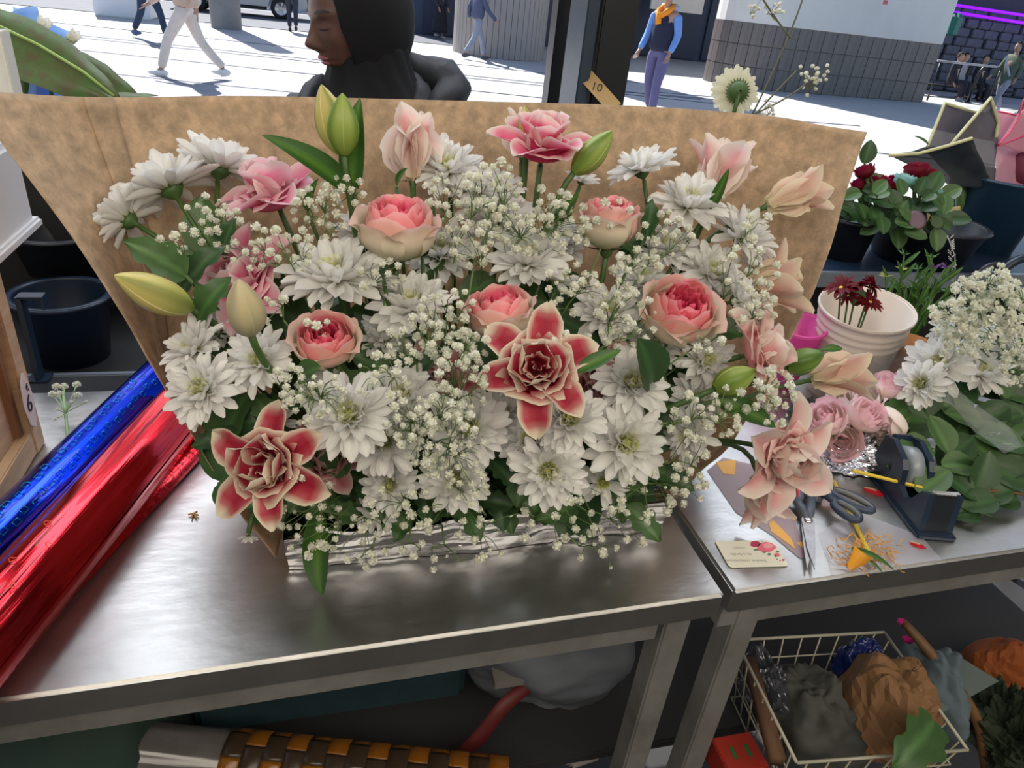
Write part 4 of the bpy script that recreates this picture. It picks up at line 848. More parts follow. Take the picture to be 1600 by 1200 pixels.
def lily(px, py, rp, ax, op, mode, label, dy=0, Y=None, spin=0, core=True, nin=6, seed=1):
    y = Y or yd(px, py) + dy; h = P(px, py, y); r_ = px2m(h, rp); ax = axis(*ax); b = base_pt(h); S = lset(mode)
    t = thing('double_lily', b, label, 'flower', 'double lilies in the bouquet')
    back = .0 if op > .5 else .55
    H = Matrix.Translation(h - ax * r_ * back) @ frame(ax, spin) @ Matrix.Scale(r_ * (1.0 if op > .5 else 1.15), 4); rr = random.Random(seed * 7)
    e0 = 85 - 72 * op
    for ring, (n, el, sc, kd) in enumerate(((3, e0 - 4, 1.0, 'out' if op > .5 else 'half'), (3, e0 + 4, .97, 'out' if op > .5 else 'half'), (nin, e0 + 22 * op + 3, .92, 'inn'), (max(4, nin - 1) if not (core and op > .75) else 0, e0 + 36 * op + 4, .72, 'inn'))):
        for i in range(n):
            a = 360 * i / n + (60 if ring == 1 else 25 * ring)
            link('tepal' if ring < 2 else 'petal', S[kd][rr.randrange(3)], M_PETAL, t, H @ Matrix.Rotation(R(a + rr.uniform(-8, 8)), 4, 'Z') @ Matrix.Translation((.03 + .01 * ring, 0, .02 * ring)) @ Matrix.Rotation(-R(el + rr.uniform(-7, 7)), 4, 'Y') @ Matrix.Rotation(rr.uniform(-.25, .25), 4, 'X') @ Matrix.Scale(sc * rr.uniform(.92, 1.06), 4))
    if core and op > .5:
        for k, me in enumerate(S['core']): 
            for q in range(3 if k < 4 else 2): link('petal', me, M_PETAL, t, H @ Matrix.Rotation(R(120 * q + 43 * k + rr.uniform(-12, 12)), 4, 'Z') @ Matrix.Rotation(R(rr.uniform(-3, 8)), 4, 'Y'))
    mb = MB(); lathe(mb, [(.03, -.14), (.055, -.04), (.07, .03), (.04, .06)], 10); link('receptacle', mb.me(), M_STEM, t, H)
    stem(t, h - ax * r_ * (back + .1), ax, b, .0036)
    return t
def bud_mesh(c0, c1, c2):
    def fn(u, w):
        a = w * 2 * math.pi; r_ = .205 * math.sin(math.pi * (.04 + .96 * u) ** .85) ** .8 * (1 + .07 * math.cos(3 * a) + .03 * math.cos(6 * a + 1)) + .006
        return (r_ * math.cos(a), r_ * math.sin(a), u)
    def cf(u, w): 
        k = abs(math.cos(1.5 * w * 2 * math.pi)); return mix(mix(c0, c1, sstep(.0, .7, u)), c2, sstep(.75, 1, k) * .8)
    v, f, c = gridm(fn, 18, 36, cf, wrap=True); return mesh('bud', v, f, c)
def ridge_mesh(c):
    mb = MB()
    for k in range(3):
        a = 2 * math.pi * (k + .5) / 3; pts = []; rr = []
        for i in range(11):
            u = .03 + .95 * i / 10; r_ = .205 * math.sin(math.pi * (.04 + .96 * u) ** .85) ** .8 * (.93) + .004; pts.append((r_ * math.cos(a), r_ * math.sin(a), u)); rr.append(.012 * math.sin(math.pi * u) + .002)
        tube(mb, pts, rr, 6)
    mb.c = [c] * len(mb.v); return mb.me()
BUDM = {'green': (bud_mesh((.2, .3, .05), (.32, .42, .09), (.12, .22, .03)), ridge_mesh((.42, .5, .16))), 'yellow': (bud_mesh((.42, .5, .1), (.62, .56, .18), (.25, .28, .08)), ridge_mesh((.72, .62, .3))),
        'pale': (bud_mesh((.42, .42, .26), (.6, .52, .3), (.38, .34, .24)), ridge_mesh((.6, .55, .32))), 'dark': (bud_mesh((.1, .2, .03), (.16, .27, .05), (.06, .13, .02)), ridge_mesh((.22, .34, .08)))}
def bud(tip, foot, y0, y1, kind, label, wsc=1.0, b=None, grp='lily buds in the bouquet', spin=0.4, endstem=None):
    p0 = P(*foot, y0); p1 = P(*tip, y1); d = p1 - p0; L = d.length; b = b or base_pt(p0)
    t = thing('lily_bud', b, label, 'bud', grp); H = Matrix.Translation(p0) @ frame(d, spin) @ Matrix.Diagonal((L * wsc, L * wsc, L, 1))
    o = link('bud', BUDM[kind][0], M_BUD, t, H); link('ridge', BUDM[kind][1], M_BUD, t, H)
    link('stem', tubem(bez(p0 + d * .02, p0 - d.normalized() * .07, b, 10), .0036, 7), M_STEM, t, Matrix.Identity(4)); return t
# ---- roses
rose(620, 362, 58, (.12, .85, .55), 'largest pink rose, upper left of the bouquet centre', seed=1, dy=-.05)
rose(508, 535, 47, (.12, .6, .8), 'lowest left pink rose below the white chrysanthemum', seed=2, dy=-.02, zs=.95)
rose(783, 495, 50, (-.12, .85, .5), 'half open peach rose just above the central burgundy lily', seed=3, dy=-.02)
rose(1062, 492, 55, (.1, .55, .8), 'full pink rose with a deep coral centre at right', seed=4, dy=-.02)
rose(952, 352, 47, (.05, .9, .45), 'pale peach rose behind baby breath, upper right', seed=5, dy=-.02)
# ---- lilies
lily(838, 582, 86, (0, .25, 1), .82, 'deep', 'burgundy and cream double lily open at the bouquet centre', dy=-.05, spin=.5, seed=2)
lily(432, 728, 86, (-.2, .08, 1), .85, 'deep', 'burgundy and cream double lily open at the lower left', dy=-.03, spin=1.9, seed=5)
lily(845, 250, 76, (.08, .75, .65), .68, 'magenta', 'bright magenta and white double lily open at the top', dy=-.03, spin=.2, seed=3)
lily(815, 215, 58, (0, 1, .1), .22, 'pale', 'half closed pale lily standing behind the magenta lily', dy=.02, seed=8)
lily(645, 238, 84, (0, 1, .05), .14, 'pale', 'closed pink lily with frilled white tip at the top', dy=.01, seed=9)
lily(436, 325, 84, (-.2, .75, .6), .66, 'pink', 'pink double lily at the upper left beside chrysanthemums', dy=.01, seed=4)
lily(398, 455, 88, (-.35, .35, .85), .7, 'pink', 'pink double lily behind the pale hanging bud', dy=.03, seed=6)
lily(1125, 270, 80, (.3, .95, .15), .42, 'pale', 'striped pink lily with pointed petals at the upper right', dy=.0, seed=7)
lily(1235, 308, 72, (.93, .35, .15), .26, 'cream', 'cream lily pointing right against the paper edge', dy=-.04, seed=10)
lily(1205, 445, 76, (.9, .15, .3), .46, 'cream', 'cream frilled lily facing right below the pointing lily', dy=0, seed=11)
lily(1165, 555, 74, (.75, .2, .6), .66, 'pale', 'pale pink lily beside the full rose, right side', dy=0, seed=12)
lily(1203, 705, 84, (.45, -.25, .85), .72, 'pale', 'drooping pale pink lily hanging over the right table', dy=.02, spin=.4, seed=13)
lily(1190, 775, 62, (.1, -.95, .3), .3, 'pale', 'pale lily hanging straight down above the gift card', dy=.03, seed=14)
lily(1305, 585, 68, (.93, .22, .2), .25, 'cream', 'beige lily reaching right in front of the white pot', dy=.0, Y=.72, seed=15)
lily(690, 600, 62, (0, .1, 1), .7, 'dusty', 'dusty pink lily deep between chrysanthemums, left of centre', dy=.06, seed=16)
lily(925, 600, 66, (.3, .1, 1), .7, 'dusty', 'dusty pink lily half hidden right of the burgundy lily', dy=.04, seed=17)
lily(505, 715, 58, (.4, 0, 1), .8, 'dusty', 'dusty pink lily tucked right of the lower left lily', dy=.05, seed=18)
# ---- buds
bud((178, 430), (298, 482), .70, .66, 'yellow', 'long yellow green lily bud pointing left over the paper', 1.0, spin=.3)
bud((372, 436), (392, 522), .62, .61, 'pale', 'pale olive bud standing left of the lowest rose', 1.35)
bud((502, 132), (534, 240), .80, .80, 'yellow', 'yellow rear bud of the upright pair at the top', 1.15)
bud((535, 145), (538, 242), .78, .78, 'green', 'green front bud of the upright pair at the top', 1.25, spin=1.0)
bud((958, 204), (896, 270), .80, .80, 'green', 'green bud leaning right beside the magenta lily', 1.15)
bud((1182, 578), (1116, 608), .62, .62, 'green', 'green bud above the small pointed leaf at right', 1.5)
bud((1288, 552), (1228, 574), .66, .66, 'dark', 'dark green bud in front of the white pot', 1.5)
bud((820, 165), (822, 225), .86, .86, 'yellow', 'small cream bud tip behind the magenta lily', 1.0)
# ---- chrysanthemums
CH = [(342, 266, 66, (.08, 1, -.1), .02), (268, 296, 74, (-.5, .85, .15), 0), (202, 345, 58, (-.85, .45, .05), 0), (908, 284, 28, (.3, .8, .5), .0), (775, 300, 42, (0, .6, .8), .03), (700, 268, 56, (0, .55, .8), .02), (1003, 268, 52, (-.3, .85, .35), .0), (1075, 322, 58, (.1, .6, .75), -.01),
      (1158, 372, 58, (.4, .6, .65), 0), (525, 437, 80, (0, .65, .75), -.02), (645, 482, 64, (.05, .65, .75), 0), (826, 412, 62, (-.1, .6, .8), 0), (872, 440, 36, (.3, .8, .4), .01), (1108, 428, 52, (.2, .4, .85), .02), (1150, 470, 48, (.9, .2, .35), -.01),
      (308, 545, 54, (-.45, .5, .7), 0), (408, 566, 52, (0, .4, .9), -.01), (320, 610, 58, (-.15, .3, .95), -.01), (548, 650, 68, (.05, .3, 1), -.03), (602, 688, 58, (.1, .15, 1), 0), (628, 622, 56, (.1, .45, .85), 0), (733, 670, 60, (.1, .2, 1), 0),
      (712, 748, 54, (-.05, .1, 1), 0), (610, 758, 44, (0, .1, 1), .01), (856, 735, 58, (0, .1, 1), -.02), (828, 690, 48, (-.2, .3, 1), .01), (888, 655, 56, (.15, .25, 1), -.01), (975, 692, 64, (.2, .1, 1), -.01), (985, 600, 58, (.1, .4, .9), 0),
      (1080, 680, 46, (-.75, .05, .6), 0), (942, 752, 38, (-.1, -.1, .9), 0), (1100, 565, 48, (.2, .3, .9), .03), (945, 492, 54, (.05, .45, .85), .03), (600, 530, 48, (0, .7, .6), .04), (568, 360, 44, (0, .6, .75), .05), (775, 345, 56, (0, .5, .85), .04),
      (690, 400, 58, (.05, .6, .8), .04), (880, 385, 46, (-.1, .7, .6), .05), (1040, 392, 50, (.1, .6, .8), .04), (1085, 625, 42, (.3, .3, .9), .04), (785, 645, 42, (0, .3, .9), .04), (1005, 440, 44, (0, .6, .8), .05), (352, 518, 42, (-.1, .7, .6), .03),
      (505, 610, 40, (0, .4, .9), .04), (650, 580, 46, (0, .5, .85), .05), (745, 300, 52, (.1, .7, .6), .03), (440, 660, 30, (-.2, .3, .9), .04), (1185, 425, 42, (.5, .4, .7), .04), (590, 800, 34, (0, -.1, 1), .03), (1020, 545, 44, (0, .4, .9), .05)]
for i, (px, py, rp, ax, dy) in enumerate(CH):
    chrys(px, py, rp * 1.02, ax, dy, full=1.0 if rp > 40 else .6)
# ---- foliage filling the inside
def sprig(px, py, dy, spread=1.0, kind='lobed', L=70, n=5, lb=None):
    h = P(px, py, yd(px, py) + dy); b = base_pt(h); t = thing('foliage_sprig', b, lb or lab('dark green leafy sprig', px, py), 'foliage', 'green sprigs inside the bouquet'); a = axis(0, 1, 0)
    pts = bez(h, (h + b) / 2 + Vector((0, .02, .02)), b, 9); link('stem', tubem(pts, .002, 5), M_STEM, t, Matrix.Identity(4))
    for k in range(n):
        q = pts[min(int(k * 1.1), 9)]; an = rnd.uniform(0, 6.28); d = axis(math.cos(an), math.sin(an) * .8 - .1, .35 + rnd.uniform(-.3, .3))
        leaf(t, q, d, px2m(q, L) * rnd.uniform(.75, 1.15) * spread, kind, rnd.randrange(3))
for i in range(46):
    px = 330 + (i * 97.3) % 800; py = 400 + (i * 61.7) % 420
    sprig(px, py, .045 + .02 * rnd.random(), kind='lobed' if i % 3 else 'rose', L=85)
for (px, py) in [(480, 800), (560, 810), (640, 820), (730, 800), (800, 790), (900, 790), (980, 790), (1040, 740), (540, 740), (670, 780), (770, 720), (1020, 660), (400, 620), (1000, 760), (350, 660), (860, 810), (470, 760), (930, 700)]:
    sprig(px, py, .03, L=68, n=7)
# named leaves seen singly, each on its own stem
def leafstem(p0, p1, y0, y1, kind, k, label, wide=1.0, name='leaf_stem'):
    a = P(*p0, y0); c = P(*p1, y1); b = base_pt(a); t = thing('lily_leaf' if kind == 'lance' else 'chrysanthemum_leaf', b, label, 'leaf')
    d = c - a; z = axis(0, .35, 1); z = (z - d.normalized() * z.dot(d.normalized())).normalized(); y = z.cross(d.normalized())
    mw = Matrix((d.normalized(), y, z)).transposed().to_4x4(); L = d.length
    link('blade', leafmesh(kind, k), M_LEAF, t, Matrix.Translation(a) @ mw @ Matrix.Diagonal((L, L * wide, L, 1)))
    link('stem', tubem(bez(a, (a + b) / 2 + Vector((0, .01, .02)), b, 8), .0022, 6), M_STEM, t, Matrix.Identity(4))
leafstem((548, 300), (408, 208), .80, .77, 'lance', 0, 'long pointed leaf left of the upright pair of buds', 1.3)
leafstem((552, 292), (562, 150), .80, .80, 'lance', 0, 'pointed leaf right of the upright pair of buds', 1.5)
leafstem((500, 800), (502, 935), .60, .60, 'lance', 0, 'dark pointed leaf hanging over the front of the tray', 1.15)
leafstem((1120, 625), (1215, 668), .62, .60, 'lance', 1, 'drooping pointed leaf below the right green bud', 1.6)
leafstem((905, 578), (972, 546), .57, .57, 'lance', 1, 'short pointed leaf right of the burgundy central lily', 1.7)
leafstem((1286, 546), (1318, 545), .66, .66, 'lance', 0, 'tiny leaf at the tip of the dark green bud', 1.7)
leafstem((1112, 322), (1140, 262), .80, .78, 'lance', 1, 'thin leaf in front of the striped upper right lily', 1.2)
leafstem((290, 430), (196, 374), .72, .70, 'lobed', 2, 'dark lobed leaf left of the baby breath, upper left', 1.0)
leafstem((285, 455), (345, 380), .73, .73, 'lobed', 0, 'mid green lobed leaf above the long yellow bud', .8)
leafstem((390, 610), (330, 720), .66, .64, 'lobed', 1, 'dark leaf along the left paper edge', .8)
leafstem((310, 500), (355, 430), .70, .70, 'lobed', 1, 'ragged leaf right of the long yellow bud', 1.0)
leafstem((1020, 600), (1000, 530), .62, .60, 'rose', 0, 'broad leaf between the two lower right roses', .8)
leafstem((468, 590), (500, 572), .60, .58, 'rose', 1, 'small bright leaf under the lowest rose', .9)
leafstem((600, 440), (606, 415), .7, .68, 'rose', 0, 'small leaf under the largest rose', .9)
leafstem((620, 292), (636, 262), .8, .78, 'lance', 0, 'small leaf at the foot of the closed pink lily', 1.8)
leafstem((350, 400), (362, 340), .76, .75, 'lobed', 0, 'upright leaf under the topmost left chrysanthemum', .9)
leafstem((480, 330), (497, 278), .8, .79, 'lance', 0, 'narrow leaf right of the upper left pink lily', 1.4)
leafstem((660, 400), (676, 320), .76, .76, 'lobed', 1, 'leaf to the right of the largest rose', .6)
leafstem((1010, 370), (1020, 310), .76, .76, 'lobed', 0, 'leaf right of the pale upper right rose', .8)
leafstem((870, 350), (905, 300), .78, .76, 'lance', 0, 'narrow leaf below the magenta lily', 1.6)
# ---- baby's breath
def blossom_mesh(seed):
    rr = random.Random(seed); mb = MB()
    for k in range(18):
        z_ = 1 - 1.5 * (k + .5) / 18; ph = k * 2.4 + rr.uniform(-.2, .2); q_ = math.sqrt(max(0, 1 - z_ * z_)); d = Vector((q_ * math.cos(ph), q_ * math.sin(ph), z_)); a = d.orthogonal().normalized(); b = d.cross(a); g = rr.uniform(0, 6.28); a, b = a * math.cos(g) + b * math.sin(g), b * math.cos(g) - a * math.sin(g)
        c = [(.88, .88, .80), (.88, .88, .82), (.78, .8, .66)][k % 3]
        mb.add([d * .6, d * .86 + a * .36, d * 1.02 + a * .16 + b * .28, d * .98 - a * .2 + b * .22, d * .84 - a * .34], [(0, 1, 2), (0, 2, 3), (0, 3, 4)], c)
    v, f, _ = gridm(lambda u, w: (.74 * math.sin(u * 3.14) * math.cos(w * 6.283), .74 * math.sin(u * 3.14) * math.sin(w * 6.283), .76 * math.cos(u * 3.14)), 5, 8, wrap=True); mb.add(v, f, (.76, .78, .64))
    return mb.me()
BL = [blossom_mesh(k) for k in range(4)]
def gyp(px, py, sx, sy, n, dy=-.02, Y=None, lb=None, b=None, r_px=7.6, group="baby's breath in the bouquet", zref=None, seed=None, foot=None, sm=None, cat='flower'):
    rr = random.Random(seed if seed is not None else int(px * 7 + py)); y = Y or yd(px, py) + dy; c = P(px, py, y); b = b or base_pt(c)
    t = thing('baby_breath_spray', b, lb or lab('baby breath spray', px, py), cat, group)
    foot = P(*foot, y) if foot else c + (b - c).normalized() * px2m(c, max(sx, sy) * 1.1)
    mb = MB(); tube(mb, bez(foot, (foot + b) / 2 + Vector((0, .01, .01)), b, 6), .0012, 5)
    hubs = [foot.lerp(c, .5) + axis(rr.uniform(-1, 1), rr.uniform(-.4, .6), rr.uniform(-.5, .5)) * px2m(c, sx * .45) for _ in range(max(2, n // 6))]
    for hb in hubs: tube(mb, [foot, (foot + hb) / 2 + Vector((0, 0, .003)), hb], .0007, 4)
    done = []
    for k in range(n):
        for _t in range(14):
            a = rr.uniform(0, 6.283); q = math.sqrt(rr.random()); xy = (sx * q * math.cos(a), sy * q * math.sin(a))
            if all((xy[0] - e_[0]) ** 2 + (xy[1] - e_[1]) ** 2 > 130 for e_ in done): break
        done.append(xy); p = P(px + sx * q * math.cos(a), py + sy * q * math.sin(a), y + rr.uniform(-.035, .02))
        hb = min(hubs, key=lambda h_: (h_ - p).length); s = px2m(p, r_px) * rr.uniform(.7, 1.15)
        tube(mb, [hb, (hb + p) / 2 + Vector((rr.uniform(-.003, .003), 0, .004)), p], .0005, 3, False)
        if rr.random() < .12: s *= .45
        link('blossom', BL[rr.randrange(4)], M_PETAL, t, Matrix.Translation(p) @ frame(((p - hb).normalized() + Vector((0, -.5, .6))), rr.random() * 6) @ Matrix.Scale(s, 4))
    link('stems', mb.me(), M_GSTEM if sm is None else sm, t, Matrix.Identity(4)); return t
GY = [(330, 345, 45, 40, 20), (390, 385, 35, 35, 12), (265, 385, 30, 25, 8), (445, 395, 45, 40, 20), (500, 330, 45, 45, 26), (540, 300, 30, 25, 10), (715, 320, 60, 60, 34), (770, 300, 45, 50, 26), (800, 355, 50, 45, 24), (745, 380, 40, 40, 16), (870, 350, 60, 50, 28), (860, 320, 35, 30, 12), (960, 335, 35, 25, 9), (1040, 370, 45, 40, 18), (900, 450, 50, 45, 18),
      (990, 420, 45, 35, 16), (980, 500, 50, 45, 26), (1170, 425, 50, 40, 20), (1180, 480, 35, 35, 12), (700, 490, 50, 40, 28), (650, 530, 55, 35, 26), (715, 545, 50, 30, 22), (720, 600, 45, 60, 30), (595, 590, 45, 35, 16), (495, 625, 55, 40, 30), (450, 600, 30, 30, 10), (680, 690, 60, 55, 40), (640, 660, 40, 40, 18), (730, 710, 40, 50, 18), (700, 640, 40, 40, 18),
      (470, 790, 60, 50, 24), (500, 830, 60, 45, 24), (560, 845, 55, 50, 16), (620, 800, 55, 60, 20), (700, 820, 60, 50, 16), (780, 830, 60, 45, 14), (740, 780, 50, 40, 14), (870, 830, 60, 40, 12), (960, 820, 60, 40, 18), (1010, 770, 45, 40, 14), (1070, 760, 40, 55, 18), (1085, 720, 35, 45, 14), (1080, 650, 40, 35, 12), (1130, 640, 40, 40, 14), (1210, 620, 30, 45, 26), (900, 770, 45, 45, 12), (490, 510, 30, 20, 4), (1180, 350, 25, 25, 6), (430, 480, 30, 30, 6), (595, 430, 40, 25, 12), (940, 880, 45, 30, 8), (700, 890, 60, 22, 8), (570, 880, 40, 20, 6), (900, 540, 40, 40, 14), (1100, 530, 30, 20, 5), (640, 870, 40, 25, 7)]
for (px, py, sx, sy, n) in GY: gyp(px, py, sx, sy, int(n * (1.05 if py < 700 else .62)), dy=-.045)
# small hanging chrysanthemum bud at the lower left
chrys(388, 838, 16, (0, -1, .2), 0, .6, Y=.63, lb='tiny drooping white bud left of the foil tray', group=None)
# gerbera and tall spray rising behind the paper
def gerbera():
    h = P(1153, 143, 1.12); r_ = px2m(h, 41); ax = axis(-.05, .35, -.95); t = thing('gerbera', Vector((h.x + .02, 1.2, .9)), 'cream gerbera seen from behind above the paper edge', 'flower')
    H = Matrix.Translation(h) @ frame(ax) @ Matrix.Scale(r_, 4); me = petal(1, .34, .05, .25, .2, lambda u: (.6 + .4 * u) * (1 - max(0, (u - .85) / .15) ** 2 * .7), lambda u, s: (.74, .74, .6), 5, 3)
    for k in range(26): link('petal', me, M_PETAL, t, H @ Matrix.Rotation(R(k * 13.85), 4, 'Z') @ Matrix.Rotation(-R(8 + 8 * (k % 2)), 4, 'Y') @ Matrix.Scale(rnd.uniform(.9, 1.05), 4))
    mb = MB(); lathe(mb, [(.05, -.28), (.2, -.2), (.36, -.05), (.4, .06)], 20)
    for k in range(24): mb.add([(.36, -.05, -.04), (.36, .05, -.04), (.52, 0, .02)], [(0, 1, 2)], None, Matrix.Rotation(R(15 * k), 4, 'Z'))
    link('calyx', mb.me(), M_STEM, t, H); link('disc', (lambda b_: (lathe(b_, [(.001, .2), (.2, .18), (.35, .05)], 20), b_.me())[1])(MB()), mat('disc_green', (.3, .35, .08), .8), t, H)
    link('stem', tubem(bez(h - ax * r_ * .2, h + Vector((0, .0, -.1)), Vector((h.x + .02, 1.2, .9)), 8), .0035, 8), M_STEM, t, Matrix.Identity(4))
gerbera()
tall = [((1170, 190), (1235, 60), (1255, -5)), ((1235, 60), (1205, 20), (1190, -5)), ((1170, 190), (1205, 150), (1245, 110)), ((1260, 130), (1240, 150), (1180, 178))]
t = thing('baby_breath_spray', Vector((.72, 1.12, .9)), 'tall thin baby breath spray rising above the paper at right', 'flower', None)
mb = MB()
for (a, c, e) in tall: tube(mb, bez(P(*a, 1.1), P(*c, 1.1), P(*e, 1.1), 6), .0015, 5)
tube(mb, bez(P(1172, 195, 1.1), P(1160, 300, 1.1), Vector((.72, 1.12, .9)), 6), .002, 5)
for (cx, cy, n, s) in ((1272, 120, 30, 24), (1212, 12, 14, 14), (1180, 8, 8, 18), (1205, 172, 8, 14)):
    for k in range(n):
        q = P(cx + rnd.gauss(0, s * .5), cy + rnd.gauss(0, s * .6), 1.1 + rnd.uniform(-.01, .01)); tube(mb, [P(cx - 8, cy + s * .8, 1.1), q], .0004, 3, False)
        link('blossom', BL[k % 4], M_PETAL, t, Matrix.Translation(q) @ frame((0, -.3, 1), k) @ Matrix.Scale(px2m(q, 3.2), 4))
link('stems', mb.me(), mat('dry_stem', (.12, .13, .08), .7), t, Matrix.Identity(4))
I4 = Matrix.Identity(4)
def sheet(t, name, pix, m, th=.0008, bulge=.01, seed=0, cr=.004, n=10):
    """Quad sheet through four (px, py, y) corners with a bulge and creases."""
    a, b, c, d = [P(*q) for q in pix]; nn = (b - a).cross(d - a).normalized()
    def fn(u, w): 
        p = a.lerp(b, w).lerp(d.lerp(c, w), u); return p + nn * (bulge * math.sin(math.pi * u) * math.sin(math.pi * w) + cr * noise.noise(p * 22 + Vector((seed, 0, 0))))
    v, f, _ = gridm(fn, n, n); mb = MB(); mb.add(v, f); return solid(link(name, mb.me(), m, t, I4), th)
# ------------------------------------------------------------------ top left plants
t = thing('blue_wrapped_bouquet', P(70, 150, 1.45), 'bouquet in pale blue tissue and clear wrap behind the spotted leaf', 'bouquet')
M_TIS = mat('blue_tissue', (.42, .64, .95), .6, trans=.5, bump=.6, bscale=12)
for k, q in enumerate([((10, 20, 1.4), (60, 10, 1.45), (90, 160, 1.45), (20, 170, 1.4)), ((5, 90, 1.36), (60, 100, 1.4), (50, 200, 1.4), (-10, 200, 1.36)), ((50, 115, 1.4), (150, 140, 1.45), (140, 200, 1.45), (40, 200, 1.4)), ((20, 10, 1.5), (110, 50, 1.55), (70, 190, 1.5), (30, 180, 1.5))]):
    sheet(t, 'tissue_sheet', q, M_TIS, bulge=.02, seed=k, cr=.012, n=16)
TUL = petal(1, .55, .9, 1.7, .5, lambda u: math.sin(math.pi * (.08 + .92 * u) ** .8) ** .7, lambda u, s: mix((.35, .5, .15), (.85, .85, .78), sstep(0, .5, u)), 8, 4)
def tulip(px, py, tx, ty, L, lb, y=1.42):
    p = P(px, py, y); e = P(tx, ty, y); d = (e - p).normalized(); s = (e - p).length; t = thing('white_tulip', p - Vector((0, 0, .2)), lb, 'flower', 'white tulips at the top left'); H = Matrix.Translation(p) @ frame(d)
    for k in range(6): link('petal', TUL, M_PETAL, t, H @ Matrix.Rotation(R(60 * k), 4, 'Z') @ Matrix.Translation((.012 * s, 0, 0)) @ Matrix.Scale(s * (1 - .06 * (k % 2)), 4))
    link('stem', tubem([p + d * .003, p - Vector((0, 0, .1)), p - Vector((0, 0, .2))], .003), M_STEM, t, I4)
    leaf(t, p - Vector((0, 0, .03)), axis(-.3, 1, .1), s * 1.6, 'lance', 0, name='leaf')
tulip(62, 56, 74, 24, 1, 'white tulip standing upright above the spotted leaf'); tulip(104, 68, 124, 48, 1, 'white tulip tilted right above the spotted leaf')
t = thing('spotted_leaf_plant', P(20, 200, 1.3), 'large green leaf with brown spots at the top left', 'leaf')
M_SPOT = mat('spotted_leaf', (.085, .07, .025), .45, noise_amt=.5, nscale=11, col2=(.055, .16, .03), trans=.15, bump=.1)
def bigleaf(a, b, wd, bend, nm, seed, z=None, m=M_SPOT):
    A_, B_ = P(*a), P(*b); L = (B_ - A_).length; d = (B_ - A_).normalized(); z = z or axis(.2, .55, .8); z = (z - d * z.dot(d)).normalized(); y = z.cross(d)
    me = petal(1, wd, bend, -bend, -.12, lambda u: math.sin(math.pi * (.12 + .88 * u) ** .9) ** .75, lambda u, s: (.1, .2, .05), 18, 8, .05, seed, rib=.03)
    return link(nm, me, m, t, Matrix.Translation(A_) @ Matrix((d, y, z)).transposed().to_4x4() @ Matrix.Scale(L, 4))
bigleaf((-60, 20, 1.28), (192, 158, 1.24), .40, .10, 'leaf_blade', 1, axis(.05, .25, 1)); bigleaf((85, 82, 1.3), (222, 158, 1.32), .42, .15, 'leaf_blade', 2, axis(-.05, .3, 1)); bigleaf((150, 150, 1.26), (247, 150, 1.28), .22, .1, 'leaf_blade', 3)
link('midrib', tubem([P(-20, 32, 1.26), P(60, 70, 1.25), P(130, 112, 1.24), P(178, 150, 1.235)], .0022), mat('midrib', (.3, .45, .12), .5), t, I4)
link('stem', tubem([P(42, 108, 1.28), P(36, 140, 1.28), P(26, 200, 1.3)], .007), M_STEM, t, I4)
# sprig lying on the table at left
t = thing('baby_breath_spray', G(104, 722, .905), 'small baby breath sprig lying on the table beside the wooden crate', 'flower')
mb = MB(); tube(mb, [G(107, 730, .906), G(106, 690, .912), G(102, 640, .93), G(98, 612, .94)], .0022, 6)
for (x, y) in ((88, 604), (100, 604), (82, 616), (92, 616), (120, 601), (122, 618), (112, 628), (90, 640), (96, 650), (135, 628), (86, 655)):
    q = G(x, y, .94); tube(mb, [G(102, 645, .93), q], .0008, 4); link('blossom', BL[x % 4], M_PETAL, t, Matrix.Translation(q) @ Matrix.Scale(px2m(q, 6 if y < 625 else 3), 4))
link('stems', mb.me(), mat('pale_green_stem', (.3, .45, .22), .5), t, I4)
t = thing('twig_scrap', G(302, 803), 'tiny dry brown scrap on the steel table right of the red roll', 'scrap')
mb = MB(); [tube(mb, [G(302, 803, .902), G(302 + dx, 803 + dy, .903)], .0012, 4) for dx, dy in ((-8, 1), (6, -4), (5, 6), (-3, 7), (8, 2))]; link('scrap_piece', mb.me(), mat('straw', (.4, .25, .1), .8), t, I4)
# ------------------------------------------------------------------ roses in the black bowl
def simple_rose_set(c0, c1, c2):
    o = []
    for j, (rr_, hh, hf, fl_, n, of) in enumerate(((1.0, 1.5, 50, .2, 4, 0), (.85, 1.6, 50, .08, 4, 40), (.66, 1.62, 48, .03, 4, 10), (.46, 1.6, 52, 0, 4, 50), (.27, 1.55, 55, 0, 3, 20), (.12, 1.5, 62, 0, 3, 0))):
        for k in range(n): o.append((cup_petal(rr_, hh, R(hf), fl_, c0, c1, c2, .5, k + j, 1.8), 360 / n * k + of, 0, 1))
    return o
RRED = simple_rose_set((.14, .003, .012), (.2, .004, .025), (.3, .01, .06)); RTEAL = simple_rose_set((.25, .5, .45), (.3, .62, .62), (.5, .78, .78)); RPINK = simple_rose_set((.86, .8, .66), (.92, .68, .7), (.95, .56, .68)); RWHT = simple_rose_set((.86, .82, .68), (.92, .84, .78), (.94, .68, .76))
bc = Vector((RB[1].x, 1.34, RB[1].z - .06))
